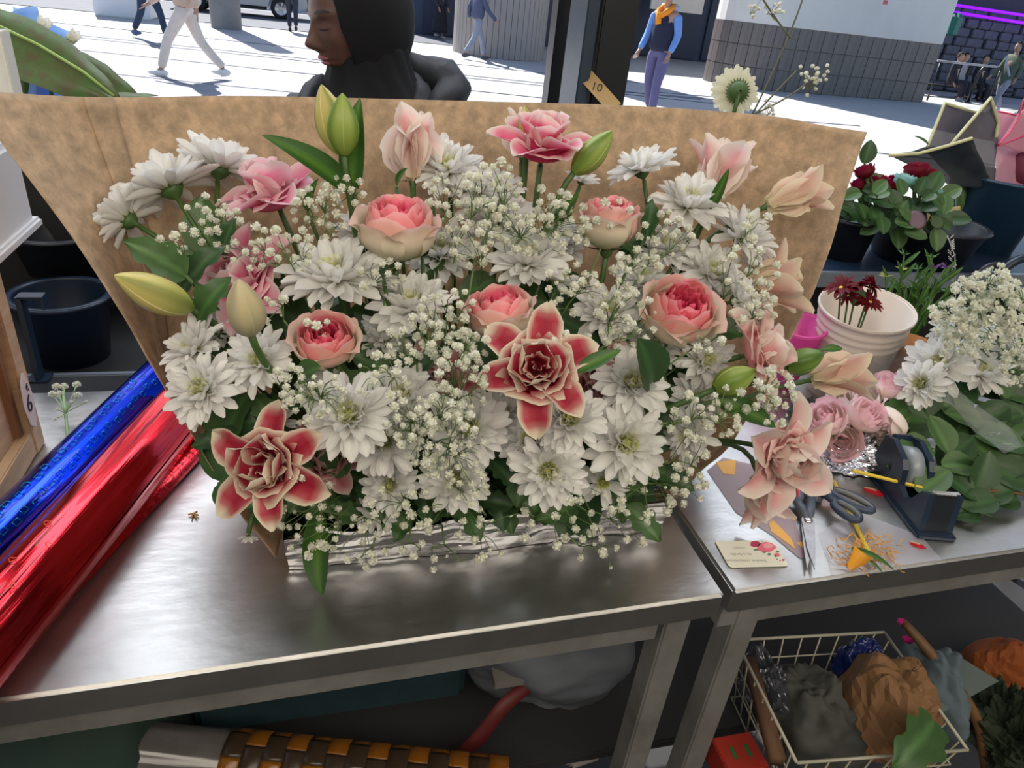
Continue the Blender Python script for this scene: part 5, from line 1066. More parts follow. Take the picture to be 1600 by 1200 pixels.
for i, (px, py, rp, ax, S_, lb) in enumerate([(1352, 268, 14, (-.3, .9, .2), RRED, 'dark red rose closest to the right paper corner'), (1370, 284, 15, (0, .9, .3), RRED, 'dark red rose lowest at the left of the black bowl'), (1398, 290, 18, (-.2, .8, .5), RRED, 'dark red rose left of the turquoise painted rose'), (1412, 283, 15, (.1, .9, .4), RTEAL, 'turquoise painted rose among the red roses'),
        (1432, 268, 17, (.1, 1, .1), RRED, 'red rose behind the turquoise painted rose'), (1452, 280, 19, (.35, .9, .3), RRED, 'largest red rose, rightmost in the black bowl'), (1460, 298, 10, (.4, .8, .4), RTEAL, 'small pale green rose bud right of the red roses'), (1342, 290, 12, (-.4, .8, .4), RRED, 'small dark red rose half hidden behind the paper edge')]):
    rose(px, py, rp, ax, lb, seed=i, Y=1.3 + .01 * (i % 3), names='rose', RPP=S_, basep=bc + Vector((rnd.uniform(-.04, .04), 0, 0)), group='roses in the black bowl')
def leafcluster(name, spots, base, label, kinds=('rose',), L=32, y=1.28, mth=M_LEAF, cat='foliage', grp=None, stems=True, tint=None):
    t = thing(name, base, label, cat, grp)
    for i, (px, py, an) in enumerate(spots):
        p = P(px, py, y + rnd.uniform(-.03, .04)); an = R(an); o = leaf(t, p, axis(math.cos(an), math.sin(an), rnd.uniform(-.2, .4)), px2m(p, L) * rnd.uniform(.8, 1.2), kinds[i % len(kinds)], i % 3)
        if stems and i % 2 == 0: link('stem', tubem(bez(p, p.lerp(base, .5) + Vector((0, .01, .02)), base, 5), .0018, 5), M_STEM, t, I4)
    return t
leafcluster('rose_foliage', [(1350, 255, 80), (1345, 300, 200), (1375, 315, 60), (1395, 330, 250), (1410, 305, 100), (1420, 335, 300), (1440, 320, 20), (1455, 325, -20), (1470, 310, 30), (1465, 335, -40), (1430, 300, 90), (1385, 345, 180), (1365, 335, 150), (1445, 350, -60), (1400, 352, -90), (1335, 330, 160), (1345, 345, 120), (1425, 352, 200), (1475, 345, 0), (1450, 300, 60), (1380, 300, 120), (1410, 325, 0)], bc, 'green rose leaves crowding the black bowl', L=34, y=1.28)
leafcluster('rose_foliage', [(1348 + (k * 37) % 135, 298 + (k * 23) % 66, (k * 71) % 360) for k in range(30)], bc, 'dense lower layer of rose leaves spilling over the black bowl rim', L=32, y=1.25)
t = thing('eucalyptus_sprig', bc, 'round grey eucalyptus leaves at the right rim of the bowl', 'foliage')
for (px, py, rp, c) in ((1432, 344, 16, 0), (1464, 347, 12, 1)):
    p = P(px, py, 1.22); mb = MB(); lathe(mb, [(.001, .0), (.7, .02), (1, .08), (.7, .035), (.001, .015)], 14); link('round_leaf', mb.me(), mat(['mauve_leaf', 'olive_leaf'][c], [(.16, .1, .13), (.06, .1, .04)][c], .6), t, Matrix.Translation(p) @ frame(axis(.1, .2, 1)) @ Matrix.Scale(px2m(p, rp), 4)); link('stem', tubem([p, p.lerp(bc, .5), bc], .0015, 5), M_STEM, t, I4)
t = thing('yellow_card', P(1470, 362, 1.42), 'cream and yellow card standing behind the black bowl', 'card'); sheet(t, 'panel', ((1448, 330, 1.42), (1500, 322, 1.42), (1500, 372, 1.42), (1450, 372, 1.42)), mat('cream_yellow', (.7, .6, .3), .7, noise_amt=.3, nscale=14), .003, 0, 0, 0)
leafcluster('bucket_foliage', [(1330, 340, 150), (1345, 320, 60), (1325, 330, 100), (1350, 345, 20), (1338, 345, 200)], P(1325, 370, 1.36), 'dusty green leaves in the half hidden black bucket', L=30, y=1.33)
leaf(thing('rose_leaf', P(1450, 226, 1.4), 'single green leaf left of the black wrapped bouquet', 'leaf'), P(1450, 226, 1.4), axis(-1, .55, .1), px2m(P(1450, 226, 1.4), 28), 'lance', 0, name='blade')
# wrapped bouquets in the blue bucket
M_BF = mat('black_film', (.03, .04, .05), .3, alpha=.82, spec=.6); M_BF2 = mat('grey_film', (.16, .15, .18), .3, alpha=.75, spec=.6); M_EDGE = mat('cream_border', (.6, .6, .36), .6)
t = thing('black_wrapped_bouquet', BB[1] + Vector((-.04, 0, -.2)), 'bouquet in black film with cream borders standing in the blue bucket', 'bouquet')
def bordered(pix, m, edge, me_, w=.004, name='film_sheet', k=0):
    sheet(t, name, pix, m, bulge=.012, seed=k, cr=.008, n=14)
    pts = [P(q[0], q[1], q[2] - .006) for q in edge]; pp = []
    for a, b in zip(pts, pts[1:]): pp += [a.lerp(b, i / 6) for i in range(6)]
    link('border', tubem(pp + [pts[-1]], w, 6), me_, t, I4)
bordered(((1476, 160, 1.5), (1530, 178, 1.5), (1500, 290, 1.46), (1445, 235, 1.46)), M_BF2, ((1448, 232, 1.46), (1476, 161, 1.5), (1530, 178, 1.5)), M_EDGE, k=1)
bordered(((1548, 153, 1.46), (1561, 192, 1.46), (1553, 292, 1.44), (1480, 232, 1.42)), M_BF2, ((1484, 228, 1.42), (1548, 153, 1.46), (1560, 192, 1.46), (1556, 215, 1.45)), M_EDGE, k=2)
bordered(((1390, 243, 1.40), (1519, 216, 1.38), (1553, 295, 1.42), (1490, 292, 1.40)), M_BF, ((1390, 243, 1.40), (1435, 240, 1.395), (1480, 228, 1.385), (1519, 216, 1.38)), M_EDGE, k=3)
link('stems', tubem([P(1500, 270, 1.45), BB[1] + Vector((-.03, 0, -.2))], .012), M_STEM, t, I4)
M_PF = mat('pink_film', (.75, .42, .52), .3, alpha=.7, spec=.5, trans=.3); M_PE = mat('pink_border', (.8, .08, .2), .4)
t = thing('pink_wrapped_bouquet', BB[1] + Vector((.05, 0, -.2)), 'bouquet in translucent pink film at the right edge', 'bouquet')
bordered(((1558, 174, 1.5), (1640, 185, 1.5), (1640, 295, 1.46), (1555, 292, 1.44)), M_PF, ((1560, 174, 1.5), (1592, 181, 1.5), (1640, 186, 1.5)), M_PE, .0022, k=5)
bordered(((1592, 176, 1.48), (1640, 140, 1.48), (1640, 250, 1.46), (1560, 226, 1.44)), M_PF, ((1600, 155, 1.48), (1592, 182, 1.48), (1577, 208, 1.46), (1560, 226, 1.44)), M_PE, .0022, k=6)
link('border', tubem([P(1560, 228, 1.44), P(1605, 210, 1.46)], .0022, 6), M_PE, t, I4); link('flower_mass', (lambda b_: (lathe(b_, [(.001, .05), (.05, .03), (.055, -.03), (.001, -.06)], 10), b_.me())[1])(MB()), mat('wine', (.15, .02, .05), .7), t, Matrix.Translation(P(1600, 262, 1.49)))
# ------------------------------------------------------------------ white pot, pink pot and what is in them
def pot(px, py, bx_, by_, rpx, y, label, m, ribs, taper=.72, name='plastic_pot', ll=1.0):
    h = P(px, py, y); b = P(bx_, by_, y + .03); r_ = px2m(h, rpx); ax = (h - b).normalized(); L = (h - b).length * ll
    t = thing(name, b, label, 'pot'); mw = Matrix.Translation(h - ax * L) @ frame(ax)
    prof = [(.001, .003), (r_ * taper - .002, .003), (r_ - .003, L - .003), (r_ + .002, L), (r_ + .004, L - .003), (r_ + .002, L - .007), (r_, L - .008)]
    for q in ribs: rq = r_ * (taper + (1 - taper) * q); prof += [(rq, L * q + .003), (rq + .002, L * q), (rq, L * q - .003)]
    prof += [(r_ * taper, 0), (.001, 0)]
    mb = MB(); lathe(mb, prof, 48); link('wall', mb.me(), m, t, mw); mb = MB(); tube(mb, [((r_ + .002) * math.cos(g), (r_ + .002) * math.sin(g), L - .001) for g in [2 * math.pi * k / 40 for k in range(41)]], .0022, 6, False); link('rim', mb.me(), m, t, mw); return h, ax, r_, b
M_POT = mat('ivory_pot', (.76, .67, .6), .35)
hp, axp, rp_, bp_ = pot(1355, 480, 1298, 640, 69, .99, 'white ribbed plastic pot leaning right behind the lilies', M_POT, (.9, .84, .78))
M_PINKP = mat('pink_pot', (.9, .15, .55), .3, trans=.4)
pot(1252, 505, 1205, 640, 38, 1.02, 'translucent pink conical pot half hidden by the paper', M_PINKP, (), .35)
DR = petal(1, .3, .1, -.4, .2, lambda u: math.sin(math.pi * (.08 + .92 * u) ** .9) ** .6, lambda u, s: (.16, .004, .012), 5, 2)
def redmum(px, py, r, ax, y, lb):
    h = P(px, py, y); rr_ = px2m(h, r * 1.45); t = thing('dark_red_daisy', bp_ + Vector((0, 0, .02)), lb, 'flower', 'dark red daisies in the white pot'); H = Matrix.Translation(h) @ frame(axis(*ax), px) @ Matrix.Scale(rr_, 4)
    for k in range(22): link('petal', DR, M_PETAL, t, H @ Matrix.Rotation(R(24 * k), 4, 'Z') @ Matrix.Rotation(R(rnd.uniform(-25, 12)), 4, 'Y') @ Matrix.Scale(rnd.uniform(.8, 1.1), 4))
    mb = MB(); lathe(mb, [(.15, .0), (.13, .06), (.001, .09)], 12); link('flower_centre', mb.me(), mat('yolk', (.8, .6, .03), .7), t, H); link('stem', tubem(bez(h, h.lerp(bp_, .4), bp_ + Vector((0, 0, .02)), 6), .0018, 5), M_STEM, t, I4)
redmum(1314, 450, 20, (-.4, .7, .5), .96, 'dark red daisy highest over the pot rim'); redmum(1340, 446, 22, (.1, 1, .2), .97, 'dark red daisy at the middle back of the white pot'); redmum(1326, 462, 15, (-.7, .5, .3), .96, 'dark red daisy leftmost in the white pot'); redmum(1362, 446, 16, (.8, .4, .2), .96, 'dark red daisy at the right of the trio'); redmum(1359, 472, 17, (.0, .6, .8), .95, 'dark red daisy with yellow eye lowest in the pot')
leaf(thing('pot_leaf', P(1335, 475, .96), 'pale green leaf inside the white pot', 'leaf'), P(1335, 478, .96), axis(.1, 1, .2), px2m(P(1335, 470, .96), 34), 'rose', 1, name='blade')
# aster greens behind the pot
ab = Vector((1.12, 1.04, .9))
t = thing('aster_bunch', ab, 'bunch of green asters with purple tips behind the white pot', 'flower')
for i, (px, py, c) in enumerate([(1413, 398, 0), (1457, 402, 0), (1435, 420, 0), (1460, 418, 1), (1478, 418, 1), (1410, 422, 2), (1384, 432, 2), (1485, 425, 0), (1440, 440, 0), (1415, 450, 0), (1465, 445, 0), (1425, 475, 0), (1450, 470, 0), (1480, 455, 0)]):
    p = P(px, py, 1.03 + .02 * (i % 3)); s = px2m(p, 11); fm = MB()
    for k in range(26):
        th = rnd.uniform(0, 1.5); ph = rnd.uniform(0, 6.28); d = axis(math.cos(ph) * math.sin(th), math.cos(th), math.sin(ph) * math.sin(th)); a = d.orthogonal().normalized() * s * .12; fm.add([p + a, p - a, p + d * s * rnd.uniform(.7, 1.3)], [(0, 1, 2)])
    link('aster_head', fm.me(), [mat('fuzzy_green', (.09, .22, .06), .7), mat('purple_tip', (.2, .08, .3), .7), mat('lime_bud', (.45, .5, .12), .7)][c], t, I4); link('stem', tubem(bez(p, p.lerp(ab, .5) + Vector((-.01, 0, .03)), ab, 6), .0016, 5), M_STEM, t, I4)
    for k in range(8): q = p.lerp(ab, .08 + .1 * k); leaf(t, q, axis(rnd.uniform(-1, 1), .8, .3), px2m(q, 34), 'lance', 0)
t = thing('silver_sprig', ab + Vector((.05, 0, 0)), 'thin silvery branching sprig behind the asters', 'foliage')
mb = MB(); p0 = P(1493, 470, 1.05); tube(mb, [ab + Vector((.05, 0, 0)), p0, P(1492, 400, 1.05), P(1480, 368, 1.05)], .001, 5)
for k in range(26): 
    q = P(1492 - .3 * k % 9, 455 - k * 3.3, 1.05); tube(mb, [q, q + axis(rnd.choice((-1, 1)), .9, 0) * .009], .0011, 4)
link('twigs', mb.me(), mat('silver_leaf', (.4, .42, .42), .7), t, I4)
# terracotta sleeve and cellophane
hh = P(1428, 535, .98); t = thing('terracotta_pot', Vector((hh.x, .98, .9)), 'orange terracotta coloured pot wrapped in clear film', 'pot'); mb = MB(); rr_ = px2m(hh, 34); zz = hh.z - .9; lathe(mb, [(.001, .002), (rr_ * .7, .002), (rr_ - .003, zz), (rr_, zz), (rr_ + .002, zz - .012), (rr_ - .001, zz - .014), (rr_ * .72, 0), (.001, 0)], 36); link('wall', mb.me(), mat('terracotta', (.62, .28, .1), .6), t, Matrix.Translation((hh.x, .98, .9)))
mb = MB(); tube(mb, [(hh.x + rr_ * math.cos(g), .98 + rr_ * math.sin(g), hh.z) for g in [2 * math.pi * k / 36 for k in range(37)]], .0018, 6, False); link('rim', mb.me(), MATS['terracotta'], t, I4)
t = thing('cellophane_sleeve', G(1390, 620), 'crumpled clear cellophane between the white pot and daisies', 'cellophane')
sheet(t, 'film', ((1395, 515, .93), (1440, 545, .93), (1405, 612, .9), (1352, 600, .9)), M_CELLO, .0005, .015, 3, .02, 16)
# ------------------------------------------------------------------ white bunch at right
bb_ = Vector((1.32, .86, .93))
for (px, py, rp, ax, y, lb) in ((1468, 572, 50, (-.5, .5, .7), .82, 'large bluish white chrysanthemum lying left of the leaf pile'), (1505, 520, 44, (-.3, .8, .4), .88, 'white chrysanthemum under the right baby breath bunch'), (1530, 585, 44, (0, .6, .8), .82, 'white chrysanthemum below the others in the right bunch'), (1585, 548, 40, (.2, .6, .8), .84, 'white chrysanthemum at the right edge of the frame'), (1440, 600, 38, (-.6, .2, .7), .80, 'white chrysanthemum lowest at the left of the right bunch')):
    base_pt_old = base_pt; base_pt = lambda h: bb_ + Vector((rnd.uniform(-.02, .05), 0, 0)); chrys(px, py, rp, ax, 0, 1, Y=y, lb=lb, group='white chrysanthemums lying at the right'); base_pt = base_pt_old
for i, (px, py, sx, sy, n) in enumerate([(1480, 500, 30, 28, 22), (1515, 470, 28, 40, 34), (1550, 445, 28, 28, 22), (1580, 480, 26, 44, 34), (1540, 510, 40, 30, 34), (1500, 540, 30, 22, 18), (1590, 560, 26, 50, 30), (1560, 425, 16, 12, 6)]):
    gyp(px, py, sx, sy, n, Y=.80, b=bb_, lb=['baby breath spray left of the right bunch, over white petals', 'tall baby breath spray in the middle of the right bunch', 'baby breath spray peaking behind the right bunch', 'baby breath spray touching the right edge, upper', 'baby breath spray at the heart of the right bunch', 'baby breath spray draped on the large bluish chrysanthemum', 'baby breath spray touching the right edge, lower', 'sparse topmost baby breath spray of the right bunch'][i], group='baby breath at the right', r_px=8)
# ------------------------------------------------------------------ rose leaves heaped on the right table
pile = [(1420, 640, 200, 46), (1450, 650, 90, 50), (1465, 630, 60, 44), (1480, 690, 250, 52), (1455, 700, 180, 50), (1465, 735, 230, 46), (1510, 690, 300, 60), (1520, 660, 20, 60), (1540, 730, 330, 62), (1555, 650, -20, 46), (1575, 620, 30, 60), (1570, 690, 10, 56), (1590, 730, -30, 60), (1500, 640, 80, 50), (1530, 620, 120, 56), (1560, 600, 60, 50), (1590, 640, 100, 56), (1545, 670, 200, 44),
        (1500, 725, 250, 44), (1555, 780, 200, 46), (1520, 750, 240, 44), (1590, 780, 180, 44), (1530, 800, 190, 40), (1600, 700, 160, 60), (1440, 620, 150, 40), (1480, 610, 110, 46), (1510, 770, 210, 50), (1560, 740, 30, 46), (1600, 600, 120, 60), (1580, 660, 250, 50)]
for i in range(40): pile.append((1430 + (i * 53) % 175, 590 + (i * 37) % 190, (i * 77) % 360, 50))
for j in range(6):
    base = G(1640, 660 + 26 * j, .905); t = thing('leafy_rose', base, ['leafy rose stem nearest the back of the leaf pile', 'leafy rose stem second from the back of the pile', 'leafy rose stem across the middle of the leaf pile', 'leafy rose stem just right of the tape dispenser', 'leafy rose stem second nearest the table front', 'leafy rose stem lying nearest the table front edge'][j], 'foliage', 'rose stems heaped at the right')
    tip = G(1420 + 18 * j, 622 + 30 * j, .925); link('stem', tubem(bez(base, (base + tip) / 2 + Vector((0, 0, .03)), tip, 10), .0035, 6), mat('brown_stem', (.12, .07, .03), .7), t, I4)
    for (px, py, an, L) in pile[j::6]:
        z = max(.918, .99 - (py - 600) * .00035) + rnd.uniform(-.012, .012); p = G(px, py, z); a = R(an); d = axis(math.cos(a), math.sin(a), rnd.uniform(-.1, .3)); d.z *= .5; leaf(t, p, d, px2m(p, L) * 1.3, 'rose', rnd.randrange(3), up=(axis(0, .3, .8) + Vector((rnd.uniform(-.4, .4), rnd.uniform(-.3, .3), .5))))
        if rnd.random() < .5: link('leaf_stalk', tubem([p, G(px + 30, py + 10, z - .015)], .0012, 4), M_STEM, t, I4)
t = thing('clear_film', G(1520, 690), 'clear plastic film strip over the rose leaves', 'plastic film'); sheet(t, 'film', ((1450, 598, .78), (1500, 600, .8), (1605, 700, .68), (1570, 705, .66)), M_CELLO, .0005, .02, 7, .015, 18)
# pale pink roses on foil
pkb = G(1400, 700, .91)
for i, (px, py, rp, ax, S_, lb) in enumerate([(1292, 655, 27, (-.5, .6, .6), RPINK, 'pale pink rose leftmost on the crumpled foil'), (1312, 688, 27, (-.2, -.1, 1), RPINK, 'bright pink rose resting in the crumpled foil'), (1335, 628, 34, (-.4, .6, .6), RWHT, 'large cream and pink rose behind the foil heap'), (1352, 650, 26, (.3, .5, .7), RPINK, 'pink rose behind the tape dispenser'), (1388, 665, 28, (-.9, -.2, .4), RWHT, 'fading cream rose touching the tape dispenser'), (1388, 605, 22, (0, .8, .5), RPINK, 'small pink rose furthest back beside the daisies'), (1420, 598, 18, (.2, .8, .5), RWHT, 'small pale rose under the bluish white chrysanthemum')]):
    rose(px, py, rp * 1.12, ax, lb, seed=i + 9, Y=.78 if py > 640 else .84, names='cut_rose', RPP=S_, basep=pkb, group='pale roses on the right table', st=True)
def heap(name, label, cat, px, py, z, sx, sy, sz, m, seed=0, amp=.25, nf=6, part='body', smooth=False, grp=None, n=28):
    c = G(px, py, z); t = thing(name, c, label, cat, grp)
    a = px2m(c, sx); b = px2m(c, sy) * 1.3; h = sz
    def fn(u, w):
        th = u * 1.57; d = Vector((math.sin(th) * math.cos(w * 6.283), math.sin(th) * math.sin(w * 6.283), math.cos(th))); k = 1 + amp * noise.noise(d * nf * .4 + Vector((seed, 0, 0))) + amp * .7 * abs(noise.noise(d * nf + Vector((0, seed, 0))))
        return c + Vector((d.x * a * k, d.y * b * k, d.z * h * k))
    v, f, _ = gridm(fn, n, n * 2, wrap=True); mb = MB(); mb.add(v, f); mb.add([c + Vector((a * math.cos(g), b * math.sin(g), 0)) for g in [2 * math.pi * i / 16 for i in range(16)]], [tuple(range(16))]); link(part, mb.me(smooth=smooth), m, t, I4); return t
heap('crumpled_foil', 'crumpled silver foil under the pale pink roses', 'foil', 1324, 716, .902, 56, 34, .042, mat('foil2', (.85, .88, .95), .22, 1.0), 4, .4, 12, 'foil_piece', n=40)
heap('dried_flower_head', 'grey green dried flower ball left of the pink roses', 'flower', 1254, 655, .902, 18, 16, .035, mat('grey_green', (.07, .09, .08), .9), 2, .4, 12, 'head', n=30)
# ------------------------------------------------------------------ tape dispenser
def dispenser():
    A_ = G(1432, 838); B_ = G(1484, 841); Cc = G(1362, 742); ax = (B_ - A_).normalized(); ay = Vector((-ax.y, ax.x, 0)); wd = (B_ - A_).length; L = max(.15, (Cc - A_).length)
    ay = (Cc - A_).normalized(); t = thing('tape_dispenser', (A_ + B_) / 2, 'dark navy desktop tape dispenser in front of the leaf pile', 'tape dispenser')
    M = Matrix((ax, ay, Vector((0, 0, 1)))).transposed().to_4x4(); mw = Matrix.Translation(A_) @ M
    prof = [(0, 0), (.012, .066), (.028, .06), (.042, .036), (.058, .026), (.076, .034), (.082, .058), (.092, .07), (L - .02, .082), (L, .076), (L + .008, .02), (L + .01, 0)]
    n = len(prof)
    for (x0, x1) in ((0, .009), (wd - .009, wd)):
        mb = MB(); mb.add([(x0, a, b) for a, b in prof] + [(x1, a, b) for a, b in prof], [tuple(range(n))[::-1], tuple(range(n, 2 * n))] + [(i, (i + 1) % n, (i + 1) % n + n, i + n) for i in range(n)]); link('side_plate', mb.me(smooth=False), M_NAVY, t, mw)
    mb = MB(); mb.add([(.009, 0, 0), (wd - .009, 0, 0), (wd - .009, .012, .066), (.009, .012, .066), (.009, .035, .05), (wd - .009, .035, .05), (.009, .05, .02), (wd - .009, .05, .02), (.009, .08, .015), (wd - .009, .08, .015), (.009, L, .015), (wd - .009, L, .015), (.009, L + .008, .0), (wd - .009, L + .008, .0)], [(0, 1, 2, 3), (3, 2, 5, 4), (4, 5, 7, 6), (6, 7, 9, 8), (8, 9, 11, 10), (10, 11, 13, 12), (12, 13, 1, 0)]); link('base_shell', mb.me(smooth=False), M_BLACK, t, mw)
    link('rear_wall', boxm((wd / 2, L - .004, .045), (wd - .018, .008, .072), .002), M_NAVY, t, mw)
    link('foot_flange', boxm((wd / 2, L / 2 + .003, .004), (wd + .008, L + .02, .008), .002), M_NAVY, t, mw)
    bl = MB(); box(bl, (wd / 2, .014, .0685), (wd - .014, .006, .003)); [box(bl, (.009 + k * .003, .01, .0685), (.0016, .004, .002)) for k in range(int((wd - .018) / .003))]; link('cutting_blade', bl.me(smooth=False), mat('chrome', (.75, .75, .75), .2, 1), t, mw)
    wm = mw @ Matrix.Translation((wd / 2, .114, .043)) @ Matrix.Rotation(R(90), 4, 'Y')
    mb = MB(); lathe(mb, [(.013, -.0095), (.032, -.0095), (.032, .0095), (.013, .0095), (.013, -.0095)], 36); r1 = link('tape_roll', mb.me(), mat('clear_tape', (.3, .34, .37), .25, alpha=.9), t, wm)
    mb = MB(); lathe(mb, [(.004, -.012), (.0128, -.012), (.0128, .012), (.004, .012)], 20); link('hub', mb.me(), M_WHITE, t, wm)
dispenser()
# ------------------------------------------------------------------ scissors, pencils, card, scraps
def scissors(label, piv, tip, hnd, col1, col2, opn=7, z=.905, ringr=.017, grips=((.075, .022), (.09, -.026))):
    p = G(*piv, z + .004); d = G(*tip, z + .004) - p; Lb = d.length; e = G(*hnd, z + .004) - p; Lh = e.length; d.normalize(); e.normalize()
    t = thing('scissors', p - Vector((0, 0, .008)), label, 'scissors', 'florist scissors')
    M_BL = mat('blade_steel', (.5, .48, .5), .3, .95, noise_amt=.3, nscale=60)
    for s in (-1, 1):
        a = math.atan2(d.y, d.x) + R(opn) * s; mw = Matrix.Translation(p + Vector((0, 0, .0012 * s))) @ Matrix.Rotation(a, 4, 'Z')
        v = [(-.012, -.006), (0, -.009), (Lb * .6, -.007 if s > 0 else -.004), (Lb, -.001 * s), (Lb * .6, .004 if s > 0 else .007), (0, .009), (-.012, .006)]; n = len(v)
        mb = MB(); mb.add([(x, y, -.0009) for x, y in v] + [(x, y, .0009) for x, y in v], [tuple(range(n))[::-1], tuple(range(n, 2 * n))] + [(i, (i + 1) % n, (i + 1) % n + n, i + n) for i in range(n)]); link('blade', mb.me(smooth=False), M_BL, t, mw)
        b = math.atan2(e.y, e.x) + R(10) * s; hw = Matrix.Translation(p + Vector((0, 0, .001 * s))) @ Matrix.Rotation(b, 4, 'Z')
        c = Lh - .02; ra = .030 if s > 0 else .021; rb = .013 if s > 0 else .0125; pts = [(c - ra + .012 + ra * math.cos(g), rb * math.sin(g) + .004 * s, .001) for g in [2 * math.pi * k / 24 for k in range(25)]]
        mb = MB(); tube(mb, pts, .0052, 8, False); tube(mb, [(.004, 0, 0), (c * .3, .002 * s, .001), (c - 2 * ra + .014, .003 * s, .001)], [.005, .007, .006], 8); h = link('handle', mb.me(), col1, t, hw)
        mb = MB(); tube(mb, [(x * 1 , y * .86 + .0006 * s, z_ + .001) for x, y, z_ in pts], .0042, 6, False); link('inner_grip', mb.me(), col2, h, None)
    mb = MB(); lathe(mb, [(.0062, 0), (.006, .002), (.003, .0036), (.0005, .0032)], 18); link('pivot_screw', mb.me(), mat('chrome'), t, Matrix.Translation(p + Vector((0, 0, .0018))))
scissors('scissors with grey and red handles, blades pointing at the table edge', (1262, 815), (1267, 890), (1247, 745), mat('slate_grip', (.09, .11, .15), .5), mat('red_grip', (.65, .06, .08), .5), 3)
scissors('scissors with dark blue looped handles lying across the red ones', (1274, 758), (1222, 728), (1362, 812), mat('blue_grip', (.03, .05, .09), .45), mat('grey_grip', (.16, .17, .16), .6), 3, z=.916)
def stick(a, b, za, zb, label, name='yellow_pencil'):
    p, q = G(*a, za), G(*b, zb); t = thing(name, p, label, 'pencil', 'yellow pencils'); d = (q - p).normalized()
    mb = MB(); tube(mb, [p, q], .0028, 6); link('shaft', mb.me(smooth=False), mat('pencil_yellow', (.75, .55, .04), .4), t, I4); mb = MB(); tube(mb, [q, q + d * .006], [.0028, .0008], 6); link('tip', mb.me(), mat('pencil_wood', (.5, .35, .15), .6), t, I4)
stick((1332, 735), (1445, 763), .935, .935, 'yellow pencil leaning across the tape dispenser'); stick((1303, 752), (1357, 862), .906, .905, 'yellow pencil lying under the dark blue scissors')
def flat_quad(t, name, pts, z, m, th=.0006, part_z=0):
    vs_ = [G(x, y, z) for x, y in pts]; n = len(vs_); mb = MB(); mb.add(vs_ + [v + Vector((0, 0, th)) for v in vs_], [tuple(range(n))[::-1], tuple(range(n, 2 * n))] + [(i, (i + 1) % n, (i + 1) % n + n, i + n) for i in range(n)]); return link(name, mb.me(smooth=False), m, t, I4)
t = thing('gift_card', G(1175, 865), 'cream gift card with printed pink roses at the table edge', 'card')
flat_quad(t, 'card_sheet', [(1117, 846), (1204, 845), (1215, 852), (1231, 883), (1227, 885), (1143, 887), (1138, 884)], .9015, mat('ivory_card', (.86, .88, .76), .6))
def ell(cx, cy, a, b, n=12, ph=0): return [(cx + a * math.cos(2 * math.pi * k / n + ph) * (1 + .12 * math.cos(k * 2.5)), cy + b * math.sin(2 * math.pi * k / n + ph) * (1 + .12 * math.sin(k * 3.1))) for k in range(n)]
for (cx, cy, a, b, c) in ((1197, 855, 15, 8, 0), (1180, 850, 8, 5, 1), (1200, 853, 8, 4, 2), (1214, 867, 5, 3, 0), (1224, 875, 2.4, 1.6, 1), (1212, 869, 2, 1.4, 1), (1219, 876, 1.2, 1, 1), (1181, 859, 4, 1.6, 3), (1202, 866, 3, 2, 3), (1194, 863, 3, 1.4, 3), (1215, 862, 3, 1.4, 3), (1192, 845.6, 2, .8, 3), (1214, 874, 1.4, 1, 3)):
    flat_quad(t, 'printed_leaf' if c == 3 else 'printed_rose', ell(cx, cy, a, b), .9022 + .00012 * (c == 2), [mat('print_pink', (.85, .2, .3), .6), mat('print_crimson', (.5, .05, .15), .6), mat('print_light', (.9, .4, .45), .6), mat('print_green', (.15, .28, .2), .6)][c], .0001)
for s_, (x, y) in (('Sincères condoléances', (1166, 876)), ('de la famille', (1158, 866)), ('Tonolo', (1155, 855))):
    c0 = G(x, y, .9023); xx = (G(x - 20, y, .9023) - c0).normalized(); yy = Vector((-xx.y, xx.x, 0)) 
    link('lettering', text_mesh(s_, .0062, .00005), mat('grey_ink', (.32, .34, .3), .8), t, Matrix.Translation(c0) @ Matrix((xx, yy, Vector((0, 0, 1)))).transposed().to_4x4()) if s_ != 'Tonolo' else link('lettering', tubem([G(x - 10 + k, y + (2 if k % 3 else -1), .9023) for k in range(20)], .0002, 4), mat('grey_ink'), t, I4)
t = thing('patterned_film', G(1190, 780), 'flat clear film printed with orange and violet shapes under the drooping lily', 'plastic film')
flat_quad(t, 'film', [(1105, 735), (1130, 715), (1215, 735), (1262, 870), (1250, 872), (1205, 835), (1150, 800)], .9012, mat('violet_film', (.5, .38, .42), .25, alpha=.55), .0003)
for pts in ([(1118, 722), (1150, 718), (1148, 742), (1130, 740)], [(1205, 775), (1222, 780), (1245, 815), (1225, 805)], [(1196, 800), (1235, 840), (1243, 858), (1205, 830)], [(1243, 848), (1255, 846), (1262, 862)]): flat_quad(t, 'printed_patch', pts, .9017, mat('orange_print', (.8, .42, .05), .4), .0002)
t = thing('clear_sheet', G(1350, 880), 'clear plastic sheet with orange straw at the front of the right table', 'plastic film')
flat_quad(t, 'film', [(1278, 832), (1340, 800), (1440, 838), (1472, 876), (1455, 877), (1300, 900)], .9012, mat('clear_sheet', (.7, .68, .8), .15, alpha=.14), .0003)
t = thing('orange_straw', G(1340, 865), 'tangle of orange paper straw beside the yellow pencil', 'scrap')
mb = MB()
for k in range(110):
    x, y = rnd.gauss(1355, 26), rnd.gauss(864, 12); x = min(max(x, 1300), 1405); y = min(max(y, 838), 888); a = rnd.uniform(0, 6.3); p = G(x, y, .903 + rnd.random() * .004); q = p + Vector((math.cos(a), math.sin(a), .1)) * rnd.uniform(.008, .02); tube(mb, [p, (p + q) / 2 + Vector((rnd.uniform(-.003, .003),) * 3), q], .0006, 4)
for k in range(16): x = 1312 + k * 4; tube(mb, [G(x, 838 + 5 * math.sin(k), .908), G(x + 5, 840 + 6 * math.sin(k + 1), .909)], .001, 5)
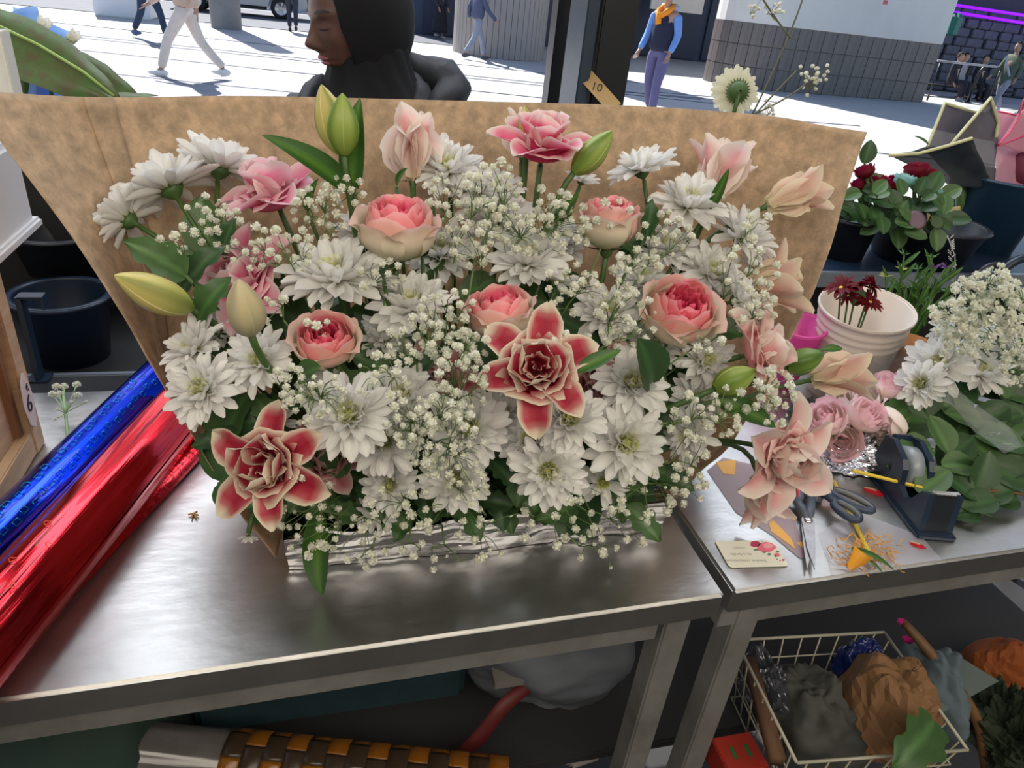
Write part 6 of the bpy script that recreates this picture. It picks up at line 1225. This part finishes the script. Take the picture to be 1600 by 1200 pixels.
o = link('straw', mb.me(), mat('orange_straw', (.75, .38, .08), .7), t, I4); o['kind'] = 'stuff'
t = thing('orange_petal', G(1340, 888), 'curled orange petal beside the green leaf scraps', 'petal'); link('petal', petal(1, .8, .9, 1.7, .5, lambda u: .4 + .6 * u, lambda u, s: (1, 1, 1), 8, 4), mat('orange_petal', (.85, .4, .03), .5, trans=.3), t, Matrix.Translation(G(1328, 890, .905)) @ Matrix.Rotation(.4, 4, 'Z') @ Matrix.Rotation(.9, 4, 'Y') @ Matrix.Scale(.035, 4))
for i, (a, b) in enumerate((((1330, 858), (1400, 892)), ((1350, 872), (1380, 896)))):
    p, q = G(*a, .906), G(*b, .906); t = thing('leaf_scrap', p, ['long green leaf scrap at the front of the right table', 'short green leaf scrap below the long one'][i], 'leaf'); leaf(t, p, q - p, (q - p).length, 'lance', 0, up=(0, 0, 1), name='blade')
for i, (x, y, L) in enumerate(((1358, 768, 22), (1430, 853, 17))):
    t = thing('red_petal_scrap', G(x, y), ['red and white petal scrap beside the tape dispenser', 'curled red petal scrap in front of the tape dispenser'][i], 'petal'); p = G(x - 8, y - 7, .904); c_ = G(x, y, .904)
    o = link('petal', petal(1, .5, .3, -.6, -.3, lambda u: math.sin(math.pi * (.1 + .9 * u)) ** .6 + .02, lambda u, s: mix((.55, .01, .03), (.75, .7, .4), sstep(.4, 0, abs(s)) * (u < .6)), 8, 4, .1, i), M_PETAL, t, Matrix.Translation(p) @ Matrix.Rotation(-.7, 4, 'Z') @ Matrix.Scale(px2m(c_, L) * 1.5, 4))
# ------------------------------------------------------------------ below the tables; colours darkened for the shade down here
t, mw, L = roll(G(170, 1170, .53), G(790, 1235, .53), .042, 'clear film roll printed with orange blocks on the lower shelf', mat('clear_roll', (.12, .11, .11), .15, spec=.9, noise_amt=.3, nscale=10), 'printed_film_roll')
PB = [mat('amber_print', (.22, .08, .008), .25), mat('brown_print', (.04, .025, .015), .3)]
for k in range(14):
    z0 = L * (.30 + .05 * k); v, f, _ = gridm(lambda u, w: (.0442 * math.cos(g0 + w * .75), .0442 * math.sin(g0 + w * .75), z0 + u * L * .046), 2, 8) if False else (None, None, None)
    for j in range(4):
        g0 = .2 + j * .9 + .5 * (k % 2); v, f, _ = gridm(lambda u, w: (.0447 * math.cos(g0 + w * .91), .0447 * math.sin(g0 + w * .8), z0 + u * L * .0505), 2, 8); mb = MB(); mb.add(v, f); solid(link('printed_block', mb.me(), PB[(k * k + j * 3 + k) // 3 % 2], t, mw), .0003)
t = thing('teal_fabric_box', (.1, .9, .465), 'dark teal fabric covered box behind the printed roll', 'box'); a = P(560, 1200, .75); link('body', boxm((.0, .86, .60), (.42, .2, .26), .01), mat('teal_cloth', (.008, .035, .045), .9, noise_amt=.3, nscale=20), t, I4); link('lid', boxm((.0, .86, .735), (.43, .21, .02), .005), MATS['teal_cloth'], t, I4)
def bagm(name, label, cat, pts, m, y, bulge, seed, part='body', th=.002, n=26, cr=.03):
    t = thing(name, P(pts[3][0], pts[3][1], y), label, cat); sheet(t, part, [(*q, y + (0, .03, -.03, -.05)[i]) for i, q in enumerate(pts)], m, th, -bulge, seed, cr, n); return t
t = thing('white_plastic_bag', (.36, .8, .465), 'large crumpled white plastic bag under the left table', 'bag')
c = P(870, 1110, .74)
def bagf(u, w):
    th = .05 + u * 2.4; g = w * 6.283; d = Vector((math.sin(th) * math.cos(g), math.sin(th) * math.sin(g), math.cos(th))); k = 1 + .22 * noise.noise(d * 1.6) + .10 * abs(noise.noise(Vector((d.x * 3, d.y * 3, d.z * 9)))) ; return Vector((c.x - .01 + d.x * .155 * k, c.y + .05 + d.y * .11 * k, .585 + d.z * .14 * k))
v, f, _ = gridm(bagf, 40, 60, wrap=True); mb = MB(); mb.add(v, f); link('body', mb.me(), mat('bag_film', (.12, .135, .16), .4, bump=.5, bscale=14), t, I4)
t = thing('red_strap', P(700, 1195, .66), 'dark red strap hanging in front of the white bag', 'strap')
v, f, _ = gridm(lambda u, w: spline([P(838, 1062, .70), P(790, 1100, .67), P(750, 1150, .655), P(700, 1198, .65)], u) + axis(.7, -.7, 0) * (.022 * (w - .5)), 16, 2); mb = MB(); mb.add(v, f); solid(link('strap_band', mb.me(), mat('dark_red', (.08, .004, .005), .6), t, I4), .002)
t = thing('small_package', P(905, 1175, .62), 'small grey padded package below the white bag', 'package'); q = P(905, 1172, .66); link('body', boxm((0, 0, 0), (.065, .05, .022), .009), mat('grey_pack', (.3, .28, .27), .7), t, Matrix.Translation(q) @ Matrix.Rotation(R(8), 4, 'Z'))
t = thing('cardboard_strip', P(820, 1056, .7), 'folded cardboard strip tucked under the table apron', 'card'); q = P(822, 1058, .70); link('strip', boxm((-.01, 0, .008), (.09, .03, .014), .001), mat('grey_board', (.14, .135, .125), .8), t, Matrix.Translation(q)); link('brown_edge', boxm((.037, 0, .008), (.004, .03, .016)), mat('cardboard'), t, Matrix.Translation(q))
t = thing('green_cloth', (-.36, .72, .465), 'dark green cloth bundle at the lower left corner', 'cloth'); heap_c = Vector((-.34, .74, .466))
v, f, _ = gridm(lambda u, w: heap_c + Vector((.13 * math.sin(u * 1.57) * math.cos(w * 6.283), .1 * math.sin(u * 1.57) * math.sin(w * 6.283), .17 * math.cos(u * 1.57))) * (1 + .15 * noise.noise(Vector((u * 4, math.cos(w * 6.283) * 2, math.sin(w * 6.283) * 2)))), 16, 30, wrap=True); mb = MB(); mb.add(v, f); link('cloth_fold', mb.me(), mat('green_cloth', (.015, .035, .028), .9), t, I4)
# wire basket under the right table
def basket():
    z1 = .60; z0 = .47; c = [G(1245, 1192, z1), G(1512, 1172, z1), G(1382, 988, z1), G(1150, 1000, z1)]
    t = thing('wire_basket', (c[0] + c[2]) / 2 - Vector((0, 0, z1 - z0)), 'white wire basket full of rubbish under the right table', 'basket'); MW = mat('white_wire', (.4, .38, .3), .4); mc_ = sum(c, Vector((0, 0, 0))) / 4
    lo = [mc_ + (p - mc_) * .86 - Vector((0, 0, z1 - z0)) for p in c]
    for i in range(4):
        a, b, a2, b2 = c[i], c[(i + 1) % 4], lo[i], lo[(i + 1) % 4]
        link('rim_wire', tubem([a, b], .0026, 6), MW, t, I4)
        for k in (.33, .66, 1): link('side_wire', tubem([a.lerp(a2, k), b.lerp(b2, k)], .0014, 5), MW, t, I4)
        n = 8 if i % 2 == 0 else 7
        for k in range(n): link('upright_wire', tubem([a.lerp(b, (k + .5) / n), a2.lerp(b2, (k + .5) / n)], .0013, 5), MW, t, I4)
    for k in range(5): link('bottom_wire', tubem([lo[0].lerp(lo[1], (k + .5) / 5), lo[3].lerp(lo[2], (k + .5) / 5)], .0013, 5), MW, t, I4)
basket()
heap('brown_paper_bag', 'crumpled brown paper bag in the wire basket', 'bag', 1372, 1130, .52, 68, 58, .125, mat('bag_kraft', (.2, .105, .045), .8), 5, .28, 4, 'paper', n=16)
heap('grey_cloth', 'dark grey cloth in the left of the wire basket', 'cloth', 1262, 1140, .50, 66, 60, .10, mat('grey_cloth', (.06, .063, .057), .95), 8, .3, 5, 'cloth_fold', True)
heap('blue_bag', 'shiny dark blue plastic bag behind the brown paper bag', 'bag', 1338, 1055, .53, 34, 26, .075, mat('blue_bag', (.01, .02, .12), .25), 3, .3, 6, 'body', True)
heap('pale_blue_cloth', 'pale blue grey cloth right of the brown paper bag', 'cloth', 1440, 1090, .52, 38, 50, .10, mat('pale_cloth', (.09, .125, .15), .9), 11, .28, 4, 'cloth_fold', True)
heap('clear_wrapper', 'crinkled clear wrapper at the far left of the basket', 'wrapper', 1190, 1085, .52, 28, 40, .07, mat('wrapper', (.05, .055, .07), .2, spec=.9), 13, .35, 5, 'film')
heap('orange_paper', 'dull orange paper scrap at the lower right', 'paper', 1560, 1055, .50, 55, 34, .08, mat('orange_paper', (.22, .05, .005), .8), 1, .25, 3, 'paper', n=12)
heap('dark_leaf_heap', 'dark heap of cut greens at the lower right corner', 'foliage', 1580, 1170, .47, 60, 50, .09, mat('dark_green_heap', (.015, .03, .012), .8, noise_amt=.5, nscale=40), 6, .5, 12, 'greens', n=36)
q = G(1150, 1190, .50); t = thing('red_box', q, 'red carton with green marks under the left side of the wire basket', 'box'); link('carton', boxm((q.x, q.y, .50), (.07, .06, .05), .002), mat('red_carton', (.3, .02, .01), .6), t, I4); [link('green_mark', boxm((q.x - .012 + .026 * k, q.y, .5255), (.006, .02, .001)), mat('mark_green', (.02, .12, .03), .6), t, I4) for k in (0, 1)]
t = thing('grey_card', G(1500, 1090, .56), 'grey green card leaning behind the cane handle', 'card'); flat_quad(t, 'sheet', [(1455, 1050), (1500, 1028), (1560, 1065), (1470, 1115)], .57, mat('grey_green_card', (.12, .16, .15), .8), .002)
t = thing('cane_handle', G(1535, 1190, .5), 'brown cane basket handle curving beside the wire basket', 'handle'); link('arch', tubem([spline([P(1412, 972, .66), P(1445, 1010, .62), P(1492, 1070, .57), P(1528, 1130, .53), P(1538, 1200, .50)], k / 16) for k in range(17)], [.006 + .004 * math.sin(k / 16 * 3.14) for k in range(17)], 10), mat('cane', (.16, .08, .03), .6, noise_amt=.3, nscale=30), t, I4)
t = thing('wicker_plank', G(1195, 1100, .58), 'brown wooden slat along the left side of the wire basket', 'slat'); a, b = G(1170, 1030, .575), G(1215, 1190, .575); link('slat', tubem([a, b], [.012, .014], 4), mat('slat_brown', (.12, .06, .03), .8), t, I4)
for i, (x, y, s) in enumerate(((1410, 978, 12), (1416, 1003, 10))):
    t = thing('magenta_flower', G(x, y, .6), ['magenta flower scrap at the top end of the cane handle', 'small magenta flower scrap behind the pale blue cloth'][i], 'flower'); p = G(x, y, .6)
    for k in range(7): link('petal', petal(1, .6, .3, .9, .3, lambda u: .5 + .5 * u, lambda u, s_: (.5, .01, .2), 4, 3) if k == 0 and i == 0 else [o for o in bpy.data.objects if o.name.startswith('magenta_flower')][0].children[0].data, M_PETAL, t, Matrix.Translation(p) @ Matrix.Rotation(k * .9, 4, 'Z') @ Matrix.Scale(px2m(p, s), 4))
p = G(1430, 1200, .62); leaf(thing('green_leaf', p, 'jagged bright green leaf over the basket front rim', 'leaf'), G(1458, 1125, .64), G(1400, 1205, .63) - G(1458, 1125, .64), (G(1400, 1205, .63) - G(1458, 1125, .64)).length * .95, 'lobed', 1, up=axis(0, .5, 1), name='blade')
for o in bpy.data.objects:
    if '_root' in o: del o['_root']
